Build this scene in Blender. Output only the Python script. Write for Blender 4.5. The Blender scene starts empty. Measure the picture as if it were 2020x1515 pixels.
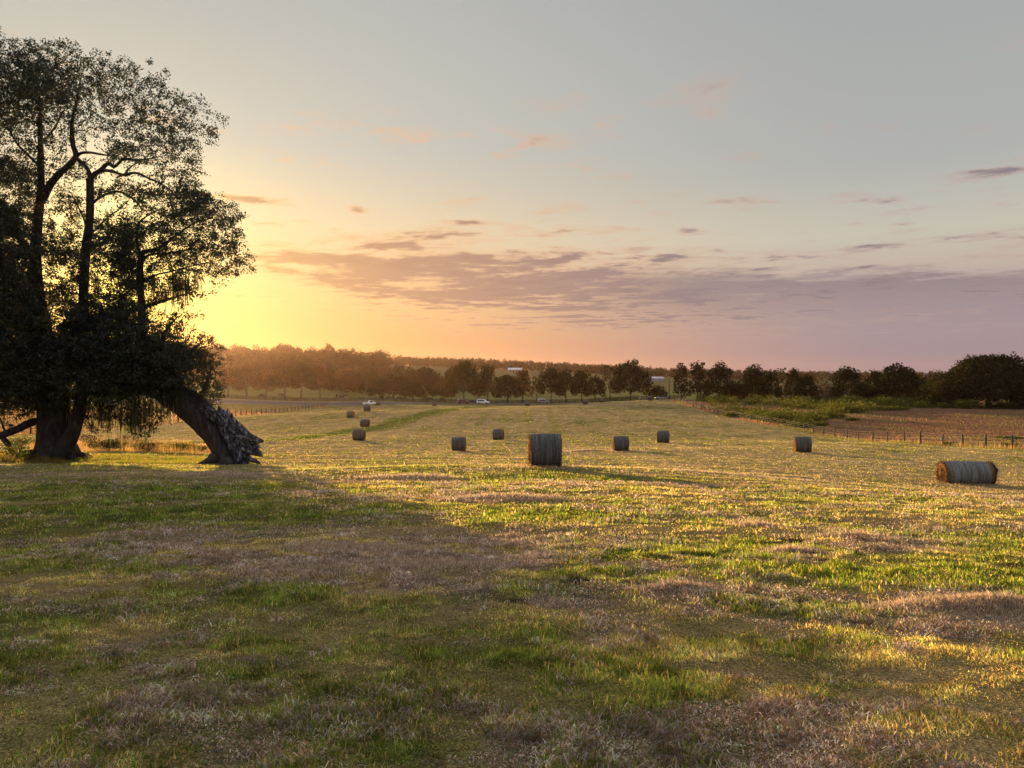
import bpy, math, random
import numpy as np
from mathutils import Vector

# ------------------------------------------------------------------ basics
F, CX, HY, ZC = 1500.0, 1010.0, 745.0, 1.7          # focal length / principal point of the view, eye height
SUN_AZ, SUN_EL = math.radians(-27.2), math.radians(5.5)
SC = bpy.context.scene
COL = SC.collection


def at(px, py, d):
    """a point d metres ahead seen in the direction (px, py)"""
    return np.array([(px - CX) / F * d, d, ZC - (py - HY) / F * d])


def lin(r, g, b):
    f = lambda c: (c / 255 / 12.92) if c / 255 <= 0.04045 else ((c / 255 + 0.055) / 1.055) ** 2.4
    return (f(r), f(g), f(b), 1.0)


def smooth(a, b, x):
    t = np.clip((x - a) / (b - a), 0, 1)
    return t * t * (3 - 2 * t)


def _hash(ix, iy, seed):
    h = (ix.astype(np.int64) * 374761393 + iy.astype(np.int64) * 668265263 + seed * 982451653) & 0xFFFFFFFF
    h = ((h ^ (h >> 13)) * 1274126177) & 0xFFFFFFFF
    h = (h ^ (h >> 16)) & 0xFFFFFF
    return h / float(0xFFFFFF)


def vnoise(x, y, seed=0):
    x = np.asarray(x, float); y = np.asarray(y, float)
    ix = np.floor(x); iy = np.floor(y)
    fx = x - ix; fy = y - iy
    fx = fx * fx * (3 - 2 * fx); fy = fy * fy * (3 - 2 * fy)
    a = _hash(ix, iy, seed); b = _hash(ix + 1, iy, seed)
    c = _hash(ix, iy + 1, seed); d = _hash(ix + 1, iy + 1, seed)
    return (a * (1 - fx) + b * fx) * (1 - fy) + (c * (1 - fx) + d * fx) * fy


def fbm(x, y, seed=0, octv=4):
    s = 0; amp = 0.5; tot = 0
    for o in range(octv):
        s = s + amp * vnoise(x * 2 ** o + 17.3 * o, y * 2 ** o - 9.1 * o, seed + o)
        tot += amp; amp *= 0.5
    return s / tot


# ------------------------------------------------------------------ object helpers
def mesh_np(name, verts, polys, mat=None, attrs=None, smooth_shade=False, mats=None):
    """verts (n,3); polys: list of (m,k) int arrays; attrs: {name: per-vertex float array or (n,4) colour}"""
    me = bpy.data.meshes.new(name)
    verts = np.asarray(verts, np.float32)
    me.vertices.add(len(verts))
    me.vertices.foreach_set('co', verts.ravel())
    polys = [np.asarray(p, np.int32) for p in polys if len(p)]
    loops = np.concatenate([p.ravel() for p in polys])
    tot = np.concatenate([np.full(len(p), p.shape[1], np.int32) for p in polys])
    start = np.concatenate([[0], np.cumsum(tot)[:-1]]).astype(np.int32)
    me.loops.add(len(loops)); me.loops.foreach_set('vertex_index', loops)
    me.polygons.add(len(tot)); me.polygons.foreach_set('loop_start', start)
    me.update(calc_edges=True)
    if smooth_shade:
        me.polygons.foreach_set('use_smooth', np.ones(len(tot), bool))
    for k, v in (attrs or {}).items():
        v = np.asarray(v, np.float32)
        if v.ndim == 1:
            a = me.attributes.new(k, 'FLOAT', 'POINT'); a.data.foreach_set('value', v)
        else:
            a = me.attributes.new(k, 'FLOAT_COLOR', 'POINT'); a.data.foreach_set('color', v.ravel())
    if mat:
        me.materials.append(mat)
    return me


def add(name, me, parent=None, loc=None):
    o = bpy.data.objects.new(name, me)
    COL.objects.link(o)
    if loc is not None:
        o.location = loc
    if parent:
        o.parent = parent
    return o


def tag(o, label=None, cat=None, group=None, kind=None):
    if label: o['label'] = label
    if cat: o['category'] = cat
    if group: o['group'] = group
    if kind: o['kind'] = kind
    return o


def thing(name, label, cat, loc, group=None, rotz=0.0):
    o = bpy.data.objects.new(name, None)
    o.empty_display_size = 0.3
    COL.objects.link(o)
    o.location = loc; o.rotation_euler = (0, 0, rotz)
    return tag(o, label, cat, group)


def dup(root, loc, rotz, label, scale=1.0):
    r = root.copy(); COL.objects.link(r)
    r.location = loc; r.rotation_euler = (0, 0, rotz); r['label'] = label
    r.scale = (scale,) * 3
    for ch in root.children:
        c = ch.copy(); COL.objects.link(c); c.parent = r
        for g in ch.children:
            k = g.copy(); COL.objects.link(k); k.parent = c
    return r


class MB:
    """collects numpy pieces into one mesh"""
    def __init__(s): s.v = []; s.q = []; s.t = []; s.n = 0; s.a = []
    def put(s, v, quads=None, tris=None, a=0.5):
        v = np.asarray(v, float)
        if quads is not None and len(quads): s.q.append(np.asarray(quads) + s.n)
        if tris is not None and len(tris): s.t.append(np.asarray(tris) + s.n)
        s.v.append(v); s.n += len(v)
        s.a.append(np.full(len(v), a) if np.isscalar(a) else np.asarray(a))
    def box(s, lo, hi):
        x0, y0, z0 = lo; x1, y1, z1 = hi
        s.put([(x0, y0, z0), (x1, y0, z0), (x1, y1, z0), (x0, y1, z0), (x0, y0, z1), (x1, y0, z1), (x1, y1, z1), (x0, y1, z1)],
              [(0, 3, 2, 1), (4, 5, 6, 7), (0, 1, 5, 4), (1, 2, 6, 5), (2, 3, 7, 6), (3, 0, 4, 7)])
    def tube(s, pts, rad, seg=10, rough=0.0, seed=0, a=0.5, cap=True, along=.33):
        pts = np.asarray(pts, float); rad = np.asarray(rad, float)
        n = len(pts)
        tan = np.gradient(pts, axis=0)
        tan /= np.linalg.norm(tan, axis=1)[:, None] + 1e-9
        ref = np.array([0.31, 0.9, 0.21]) if abs(tan[0] @ np.array([0, 1, 0])) < .8 else np.array([1., 0, 0])
        th = np.linspace(0, 2 * math.pi, seg, endpoint=False)
        rings = []
        for i in range(n):
            u = np.cross(tan[i], ref); u /= np.linalg.norm(u) + 1e-9
            w = np.cross(tan[i], u)
            rr = rad[i] * np.ones(seg)
            if rough:
                rr = rr * (1 + rough * (2 * fbm(np.cos(th) * 1.6 + 5.2, np.sin(th) * 1.6 + i * along, seed, 3) - 1)
                           + 0.45 * rough * np.cos(th * (5 if along > .2 else 7) + seed + i * (.12 if along > .2 else .03)))
            rings.append(pts[i] + np.outer(rr * np.cos(th), u) + np.outer(rr * np.sin(th), w))
        v = np.concatenate(rings)
        k = np.arange(seg); k2 = (k + 1) % seg
        q = np.concatenate([np.stack([i * seg + k, i * seg + k2, (i + 1) * seg + k2, (i + 1) * seg + k], 1) for i in range(n - 1)])
        t = []
        if cap:
            v = np.concatenate([v, pts[:1], pts[-1:]])
            c0, c1 = n * seg, n * seg + 1
            t = np.concatenate([np.stack([k2, k, np.full(seg, c0)], 1), np.stack([(n - 1) * seg + k, (n - 1) * seg + k2, np.full(seg, c1)], 1)])
        s.put(v, q, t, a)
    def mesh(s, name, mat, smooth_shade=False, origin=None):
        v = np.concatenate(s.v)
        if origin is not None: v = v - np.asarray(origin)
        ps = []
        if s.q: ps.append(np.concatenate(s.q))
        if s.t: ps.append(np.concatenate(s.t))
        return mesh_np(name, v, ps, mat, {'tint': np.concatenate(s.a)}, smooth_shade)


def spline(pts, n):
    """smooth resample of control rows (any width)"""
    p = np.asarray(pts, float)
    s = np.concatenate([[0], np.cumsum(np.linalg.norm(np.diff(p[:, :3], axis=0), axis=1))])
    m = np.gradient(p, s, axis=0) if len(p) > 2 else np.repeat(((p[1] - p[0]) / (s[1] - s[0]))[None], 2, 0)
    q = np.linspace(0, s[-1], n)
    i = np.clip(np.searchsorted(s, q, side='right') - 1, 0, len(p) - 2)
    h = (s[i + 1] - s[i])[:, None]; t = ((q - s[i]) / h[:, 0])[:, None]
    return ((2 * t**3 - 3 * t**2 + 1) * p[i] + (t**3 - 2 * t**2 + t) * h * m[i]
            + (-2 * t**3 + 3 * t**2) * p[i + 1] + (t**3 - t**2) * h * m[i + 1])


# ------------------------------------------------------------------ materials
def new_mat(name):
    m = bpy.data.materials.new(name); m.use_nodes = True
    nt = m.node_tree; nt.nodes.clear()
    out = nt.nodes.new('ShaderNodeOutputMaterial')
    return m, nt, out


def N(nt, kind, **kw):
    n = nt.nodes.new(kind)
    for k, v in kw.items():
        if hasattr(n, k): setattr(n, k, v)
    return n


def ramp(nt, fac, stops):
    r = nt.nodes.new('ShaderNodeValToRGB')
    e = r.color_ramp.elements
    while len(e) < len(stops): e.new(0.5)
    for i, (p, c) in enumerate(stops):
        e[i].position = p; e[i].color = c if len(c) == 4 else (*c, 1)
    if fac is not None: nt.links.new(fac, r.inputs[0])
    return r.outputs[0]


def leaf_mat(name, stops, trans=0.35, tcol=1.0, rough_gloss=0.0):
    m, nt, out = new_mat(name)
    a = N(nt, 'ShaderNodeAttribute', attribute_name='tint')
    c = ramp(nt, a.outputs['Fac'], stops)
    d = N(nt, 'ShaderNodeBsdfDiffuse'); nt.links.new(c, d.inputs[0])
    t = N(nt, 'ShaderNodeBsdfTranslucent')
    hs = N(nt, 'ShaderNodeHueSaturation'); hs.inputs['Value'].default_value = tcol; hs.inputs['Saturation'].default_value = 1.15
    nt.links.new(c, hs.inputs['Color']); nt.links.new(hs.outputs[0], t.inputs[0])
    mx = N(nt, 'ShaderNodeMixShader'); mx.inputs[0].default_value = trans
    nt.links.new(d.outputs[0], mx.inputs[1]); nt.links.new(t.outputs[0], mx.inputs[2])
    last = mx.outputs[0]
    if rough_gloss:
        g = N(nt, 'ShaderNodeBsdfGlossy'); g.inputs['Roughness'].default_value = 0.45
        g.inputs[0].default_value = (.9, .9, .9, 1)
        m2 = N(nt, 'ShaderNodeMixShader'); m2.inputs[0].default_value = rough_gloss
        nt.links.new(last, m2.inputs[1]); nt.links.new(g.outputs[0], m2.inputs[2]); last = m2.outputs[0]
    nt.links.new(last, out.inputs[0])
    return m


def noise_mat(name, stops, scale=4.0, detail=6, rough=0.85, stretch=(1, 1, 1), bump=0.0, bump_scale=None, spec=0.2, metal=0.0, coords='Object'):
    m, nt, out = new_mat(name)
    tc = N(nt, 'ShaderNodeTexCoord'); mp = N(nt, 'ShaderNodeMapping'); mp.inputs['Scale'].default_value = stretch
    nt.links.new(tc.outputs[coords], mp.inputs[0])
    n = N(nt, 'ShaderNodeTexNoise'); n.inputs['Scale'].default_value = scale; n.inputs['Detail'].default_value = detail
    n.inputs['Roughness'].default_value = 0.65
    nt.links.new(mp.outputs[0], n.inputs['Vector'])
    c = ramp(nt, n.outputs[0], stops)
    b = N(nt, 'ShaderNodeBsdfPrincipled')
    nt.links.new(c, b.inputs['Base Color'])
    b.inputs['Roughness'].default_value = rough; b.inputs['Metallic'].default_value = metal
    b.inputs['Specular IOR Level'].default_value = spec
    if bump:
        n2 = N(nt, 'ShaderNodeTexNoise'); n2.inputs['Scale'].default_value = bump_scale or scale * 2; n2.inputs['Detail'].default_value = 5
        nt.links.new(mp.outputs[0], n2.inputs['Vector'])
        bp = N(nt, 'ShaderNodeBump'); bp.inputs['Strength'].default_value = bump; bp.inputs['Distance'].default_value = 0.05
        nt.links.new(n2.outputs[0], bp.inputs['Height']); nt.links.new(bp.outputs[0], b.inputs['Normal'])
    nt.links.new(b.outputs[0], out.inputs[0])
    return m


M = {}
M['bark'] = noise_mat('oak_bark', [(.3, (.018, .015, .013)), (.55, (.05, .042, .038)), (.75, (.11, .10, .10))], 5, 8, .9, (1, 1, .3), .9, 9)
M['dead_wood'] = noise_mat('weathered_wood', [(.36, (.010, .008, .008)), (.52, (.07, .066, .072)), (.66, (.32, .32, .36))], 6, 8, .85, (1, 1, .35), .55, 16)  # weathered grey, with bluish highlights painted into the pale stop
M['far_bark'] = noise_mat('grey_bark', [(.35, (.06, .045, .035)), (.7, (.15, .12, .10))], 1.2, 4, .9)
M['post'] = noise_mat('fence_post_wood', [(.3, (.022, .018, .016)), (.7, (.085, .068, .055))], 6, 5, .9, (1, 1, .3))
M['wire'] = noise_mat('fence_wire', [(.3, (.10, .09, .085)), (.7, (.2, .18, .17))], 5, 2, .6, metal=.6)
M['black_board'] = noise_mat('black_painted_board', [(.3, (.012, .011, .011)), (.7, (.035, .03, .03))], 2, 4, .7)
M['asphalt'] = noise_mat('asphalt', [(.3, (.045, .044, .046)), (.7, (.075, .073, .076))], .6, 8, .85)
M['road_paint'] = noise_mat('road_paint', [(.3, (.3, .29, .28)), (.7, (.45, .45, .43))], .8, 6, .7)
M['oak_leaf'] = leaf_mat('live_oak_leaf', [(0, (.010, .013, .008)), (.6, (.022, .026, .012)), (1, (.05, .045, .018))], .28, 1.8, .03)
M['tree_dark'] = leaf_mat('dark_tree_leaf', [(0, (.012, .013, .008)), (.6, (.028, .028, .013)), (1, (.065, .055, .022))], .2, 1.2)
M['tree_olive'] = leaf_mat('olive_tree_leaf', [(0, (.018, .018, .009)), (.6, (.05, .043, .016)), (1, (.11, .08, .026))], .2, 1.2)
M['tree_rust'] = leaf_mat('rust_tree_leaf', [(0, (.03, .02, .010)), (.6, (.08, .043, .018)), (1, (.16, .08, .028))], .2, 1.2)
M['tree_pale'] = leaf_mat('pale_bare_tree_leaf', [(0, (.06, .055, .04)), (.6, (.11, .10, .07)), (1, (.17, .15, .10))], .35, 1.2)
M['wood_mass'] = leaf_mat('hill_wood_leaf', [(0, (.018, .015, .010)), (.6, (.042, .032, .016)), (1, (.085, .058, .025))], .15, 1.2)
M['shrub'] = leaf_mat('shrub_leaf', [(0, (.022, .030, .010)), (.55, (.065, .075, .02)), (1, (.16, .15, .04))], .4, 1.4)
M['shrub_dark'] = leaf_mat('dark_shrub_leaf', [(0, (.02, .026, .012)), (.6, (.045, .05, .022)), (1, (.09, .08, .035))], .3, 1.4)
M['moss'] = leaf_mat('spanish_moss', [(0, (.09, .09, .06)), (.6, (.16, .15, .10)), (1, (.26, .22, .14))], .45, 1.4)
M['grass'] = None
M['cow'] = noise_mat('black_hide', [(.3, (.010, .009, .009)), (.7, (.025, .02, .018))], 3, 3, .7)


def blade_mat(name):
    m, nt, out = new_mat(name)
    a = N(nt, 'ShaderNodeAttribute', attribute_name='hue')
    d = N(nt, 'ShaderNodeBsdfDiffuse'); nt.links.new(a.outputs['Color'], d.inputs[0])
    t = N(nt, 'ShaderNodeBsdfTranslucent')
    hs = N(nt, 'ShaderNodeHueSaturation'); hs.inputs['Value'].default_value = 1.65; hs.inputs['Saturation'].default_value = 1.15
    nt.links.new(a.outputs['Color'], hs.inputs['Color']); nt.links.new(hs.outputs[0], t.inputs[0])
    mx = N(nt, 'ShaderNodeMixShader'); mx.inputs[0].default_value = 0.58
    nt.links.new(d.outputs[0], mx.inputs[1]); nt.links.new(t.outputs[0], mx.inputs[2])
    nt.links.new(mx.outputs[0], out.inputs[0])
    return m


M['grass'] = blade_mat('grass_blade')

# ------------------------------------------------------------------ terrain
CTRL = []
def cp(px, py, d): CTRL.append(at(px, py, d))
for x in (-60, -20, 0, 20, 60):
    CTRL.append(np.array([x, -12., 0.75])); CTRL.append(np.array([x, 0., 0.0]))
for px in (-600, 0, 1010, 2020, 2600):
    cp(px, 1515, 4.0); cp(px, 1232, 6.7)
for px in (0, 600, 1010, 1500, 2020):
    cp(px, 1016, 16.0)
for a in [(1075, 924, 32), (440, 913, 48), (110, 905, 50), (-200, 900, 50), (1905, 958, 40), (2300, 960, 40), (905, 889, 75), (983, 867, 102), (708, 870, 94),
          (724, 812, 173), (692, 823, 160), (720, 841, 137), (1225, 890, 70), (1308, 874, 90), (1583, 892, 68),
          (1040, 801, 250), (1155, 798, 225), (1187, 794, 258), (1282, 790, 232), (857, 800.5, 250), (745, 800, 262),
          (1997, 887, 73), (1899, 880, 81), (1785, 873, 93), (1675, 867, 108), (1521, 838, 140), (1422, 819, 174), (1379, 806, 195), (1340, 794, 218),
          (464, 821, 198), (550, 814, 235), (600, 808, 263), (644, 801, 295), (200, 868, 92), (-200, 870, 92), (330, 838, 155), (0, 838, 150), (0, 815, 220),
          (2020, 806, 200), (1938, 803, 210), (2500, 815, 190), (1700, 806, 190), (1600, 795, 235), (1820, 793, 240), (1430, 792, 245), (2020, 790, 260),
          (440, 796, 300), (440, 786, 318), (200, 796, 300), (200, 785, 318), (720, 799, 292), (720, 791.5, 308), (955, 798.5, 270), (955, 797, 284), (1150, 797, 274), (1150, 795, 290),
          (1290, 790, 270), (1290, 789, 288),
          (-200, 782, 350), (200, 782, 350), (440, 782, 350), (720, 787, 345), (1010, 792, 340), (1290, 787, 340), (1500, 790, 340), (2020, 795, 340),
          (-300, 770, 430), (440, 770, 430), (680, 775, 430), (1010, 783, 420), (1290, 776, 420), (1600, 785, 420), (2020, 790, 420),
          (-300, 735, 600), (440, 735, 600), (640, 737, 600), (800, 746, 600), (1010, 758, 600), (1290, 762, 600), (1600, 770, 600), (2020, 775, 600),
          (-300, 714, 800), (440, 714, 800), (640, 717, 800), (800, 729, 800), (1010, 735, 800), (1290, 752, 760), (1600, 757, 800), (2020, 757, 800), (2600, 757, 800),
          (-300, 707, 1100), (440, 710, 1100), (700, 718, 1100), (1010, 728, 1100), (1200, 737, 1100), (1330, 744, 1100), (1600, 750, 1100), (2020, 750, 1100), (2600, 750, 1100),
          (-300, 716, 1700), (1010, 734, 1700), (2020, 748, 1700), (-300, 735, 2800), (1010, 741, 2800), (2020, 744, 2800)]:
    cp(*a)
CTRL = np.array(CTRL)


def _uv(x, y):
    yy = np.maximum(np.asarray(y, float), -14) + 30
    return np.clip(np.asarray(x, float) / yy, -1.3, 1.3), np.log(yy)


def _fit():
    u, v = _uv(CTRL[:, 0], CTRL[:, 1])
    n = len(u)
    r2 = (u[:, None] - u) ** 2 + (v[:, None] - v) ** 2
    K = 0.5 * r2 * np.log(r2 + 1e-12) + np.eye(n) * 2e-4
    P = np.stack([np.ones(n), u, v], 1)
    A = np.block([[K, P], [P.T, np.zeros((3, 3))]])
    return np.linalg.solve(A, np.concatenate([CTRL[:, 2], np.zeros(3)])), u, v


_W, _U, _V = _fit()


def base_h(x, y):
    x = np.atleast_1d(np.asarray(x, float)); y = np.atleast_1d(np.asarray(y, float))
    out = np.zeros(len(x))
    for i in range(0, len(x), 20000):
        u, v = _uv(x[i:i + 20000], y[i:i + 20000])
        r2 = (u[:, None] - _U) ** 2 + (v[:, None] - _V) ** 2
        out[i:i + 20000] = 0.5 * r2 * np.log(r2 + 1e-12) @ _W[:-3] + _W[-3] + _W[-2] * u + _W[-1] * v
    return out


def bumps(x, y):
    near = 1 - smooth(40, 90, y)
    fld = 1 - smooth(235, 262, y)
    b = 0.34 * (fbm(x / 11, y / 9, 11, 3) - .5) * fld * smooth(4, 14, y)
    b = b + 0.12 * (fbm(x / 3.1, y / 2.3, 21, 3) - .5) * (0.35 + 0.65 * near) * fld
    b = b + 0.07 * (fbm(x / .8, y / .7, 31, 3) - .5) * near
    # mown swaths running away from the viewer, wheel ruts beside the green strip
    b = b + 0.035 * np.cos(x / 4.6 * 2 * math.pi + 2.5 * fbm(x / 20, y / 40, 41, 2)) * smooth(40, 80, y) * fld
    for (cx, cy, sx, sy, h) in MOUNDS:
        b = b + .45 * h * np.exp(-((x - cx) / sx) ** 2 - ((y - cy) / sy) ** 2)
    return b


def gpt(px, py, guess=10):
    """where the view ray (px, py) meets the bare terrain"""
    d = np.concatenate([np.arange(3, 60, .1), np.arange(60, 700, .5)])
    p = np.stack([(px - CX) / F * d, d, ZC - (py - HY) / F * d], 1)
    h = base_h(p[:, 0], p[:, 1])
    k = np.argmax(p[:, 2] < h)
    return p[k, 0], p[k, 1]


MOUNDS = []
for (px, py, sx, sy, h) in [(1540, 1075, .75, .6, -.10), (1520, 1050, .6, .4, .08), (1860, 1195, .55, .22, .10), (1975, 1200, .4, .25, .13), (1000, 992, 1.2, .5, .10),
                            (815, 945, 1.3, .6, .13), (1130, 890, 2, 1.0, .15), (1350, 1165, .35, .16, .05), (450, 940, 1.0, .5, .05), (1240, 1150, .3, .15, .05),
                            (1030, 1190, .5, .3, -.06), (880, 1130, .5, .3, .05), (1650, 950, 2.0, .7, .10), (1280, 930, 1.5, .6, .08)]:
    gx, gy = gpt(px, py)
    MOUNDS.append((gx, gy, sx, sy, h))


def H(x, y):
    x = np.atleast_1d(np.asarray(x, float)); y = np.atleast_1d(np.asarray(y, float))
    return base_h(x, y) + bumps(x, y)


def h1(x, y): return float(H([x], [y])[0])

# ------------------------------------------------------------------ what grows where (albedo, by place)
FENCE_R, FENCE_L = 48.0, -72.0
STRIP = np.array([gpt(*p) for p in [(990, 799), (930, 803), (870, 811), (810, 825), (750, 842), (660, 855), (560, 868), (430, 872), (250, 876)]])


def strip_dist(x, y):
    best = np.full(len(x), 1e9)
    for (a, b) in zip(STRIP[:-1], STRIP[1:]):
        ab = b - a
        t = np.clip(((x - a[0]) * ab[0] + (y - a[1]) * ab[1]) / (ab @ ab), 0, 1)
        d = np.hypot(x - a[0] - t * ab[0], y - a[1] - t * ab[1])
        best = np.minimum(best, d)
    return best


def blobs(x, y, lst):
    s = np.zeros(len(x))
    for (gx, gy, sx, sy, w) in lst:
        s = np.maximum(s, w * np.exp(-((x - gx) / sx) ** 2 - ((y - gy) / sy) ** 2))
    return s


def mk(lst): return [(*gpt(p[0], p[1]), p[2], p[3], p[4]) for p in lst]


LUSH = mk([(1330, 1090, 1.7, 1.5, 1), (1250, 1140, 1.0, .8, .8), (1450, 1130, 1.3, .8, .9), (1700, 1130, 1.4, .6, .7), (1560, 1200, 1.2, .5, .8), (1900, 1150, 1.4, .6, .6), (200, 985, 5, 1.6, .9), (420, 968, 4, 1.3, .8),
           (60, 1010, 4, 1.3, .9), (700, 1010, 1.6, .9, .6), (1150, 1020, 2.0, 1.2, .7), (1600, 1000, 1.5, .8, .4), (650, 1185, .7, .5, .6),
           (300, 895, 6, 2.4, 1), (560, 900, 3, 2, .8), (780, 910, 4, 2.5, .6), (1000, 940, 4, 2, .6)])
THATCH = mk([(760, 1085, 1.6, 1.1, 1), (880, 1110, 1.1, .8, 1), (650, 1130, 1.1, .7, .9), (820, 1150, 1.0, .5, .9), (1000, 995, 1.5, .7, 1), (820, 945, 1.6, .8, .9), (1860, 1195, .9, .45, 1),
             (1975, 1205, .7, .5, 1), (1700, 1065, 1.2, .5, .5), (1490, 1035, .5, .3, .8), (1350, 1165, .6, .25, .9), (300, 1060, 2.2, 1.0, .6), (450, 940, 2.4, .8, .9),
             (100, 940, 5, 1.2, .6), (1120, 965, 2, .8, .6), (1600, 1215, .7, .3, .5), (1200, 1010, 1.5, .6, .4)])
SOIL = mk([(1535, 1066, .85, .5, 1), (1562, 1094, .5, .3, 1), (1010, 1190, .45, .2, .7), (655, 1048, .3, .2, .8), (130, 1008, .35, .2, .8), (200, 1150, .35, .2, .6),
           (1210, 1150, .3, .12, .7), (1350, 1175, .4, .14, .6), (1560, 965, .9, .3, .6), (1150, 1150, .25, .14, .6), (1540, 950, .8, .25, .7), (560, 1085, .5, .2, .5)])


def zones(x, y):
    """weights: green, straw, thatch, soil, red, pasture (sum to one)"""
    n1 = fbm(x / 7, y / 5, 51, 4); n2 = fbm(x / 1.6, y / 1.2, 61, 4); n3 = fbm(x / 28, y / 22, 71, 3); n4 = fbm(x / .45, y / .4, 81, 3)
    rp = x / 4.6 + .5 * fbm(x / 18, y / 45, 42, 2)
    rows = np.cos(rp * 2 * math.pi)
    fr = rp - np.floor(rp)
    lines = np.exp(-((fr - .3) / .07) ** 2) + np.exp(-((fr - .7) / .07) ** 2)
    far = smooth(30, 70, y)
    n5 = fbm(x / .55 + 9, y / .42, 85, 2)
    g = 0.20 + 1.2 * (n1 - .5) + 1.2 * (n2 - .5) + (.9 * (n5 - .5)) * (1 - far) + .6 * (n3 - .5) + far * (.10 * rows - .22 * lines)
    g = g + (.55 + .5 * n5) * 1.1 * blobs(x, y, LUSH) - .8 * blobs(x, y, THATCH)
    sd = strip_dist(x, y)
    ln = np.exp(-(sd / np.where(y > 60, 2.2 + y * .004, 2.5)) ** 2)
    g = g + 1.3 * ln - .45 * np.exp(-((sd - 6.5) / 1.8) ** 2) * far
    g = np.clip(g, 0, 1)
    fine = fbm(x / .38 + 5, y / .3, 95, 3)
    th = np.clip((.15 + 1.7 * fine) * .8 * blobs(x, y, THATCH) + (.16 + 2.2 * (fine - .5)) * (1 - far) + 2.6 * (fbm(x / 1.9 + 40, y / 1.1, 91, 4) - .57) * (1 - .5 * far) + .5 * far * lines * (.4 + n2), 0, .78) * (1 - .6 * g)
    so = np.clip(2.2 * blobs(x, y, SOIL) + 3.5 * (n2 - .70) + 3.0 * (n4 - .70) * (y < 40), 0, 1)
    red = np.zeros(len(x)); pas = np.zeros(len(x))
    wob = 2.2 * (fbm(x / 6, y / 6, 101, 3) - .5)
    r_side = smooth(FENCE_R - .6, FENCE_R + 1.0, x + wob)
    l_side = smooth(-FENCE_L - .6, -FENCE_L + 1.0, -x + wob)
    pas = smooth(255, 262, y)
    red = np.maximum(r_side, l_side * .9) * (1 - pas)
    st = np.clip(1 - g - th, 0, 1)
    k = (1 - pas) * (1 - red) * (1 - so)
    w = np.stack([g * k, st * k, th * k, so * (1 - pas) * (1 - red), red, pas], 1)
    return w / (w.sum(1)[:, None] + 1e-6), n1, n2


GCOL = np.array([(.12, .14, .034), (.40, .305, .145), (.33, .255, .19), (.07, .047, .034), (.215, .122, .075), (.20, .205, .08)])


def ground_colour(x, y):
    w, n1, n2 = zones(x, y)
    c = w @ GCOL
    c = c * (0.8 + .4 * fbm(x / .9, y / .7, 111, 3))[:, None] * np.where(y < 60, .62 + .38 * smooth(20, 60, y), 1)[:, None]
    # hill pastures a little yellower with distance
    hill = smooth(380, 700, y)[:, None]
    c = c * (1 - hill) + hill * np.array([.175, .165, .08]) * (0.85 + .3 * fbm(x / 40, y / 40, 121, 3))[:, None]
    return c


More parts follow.
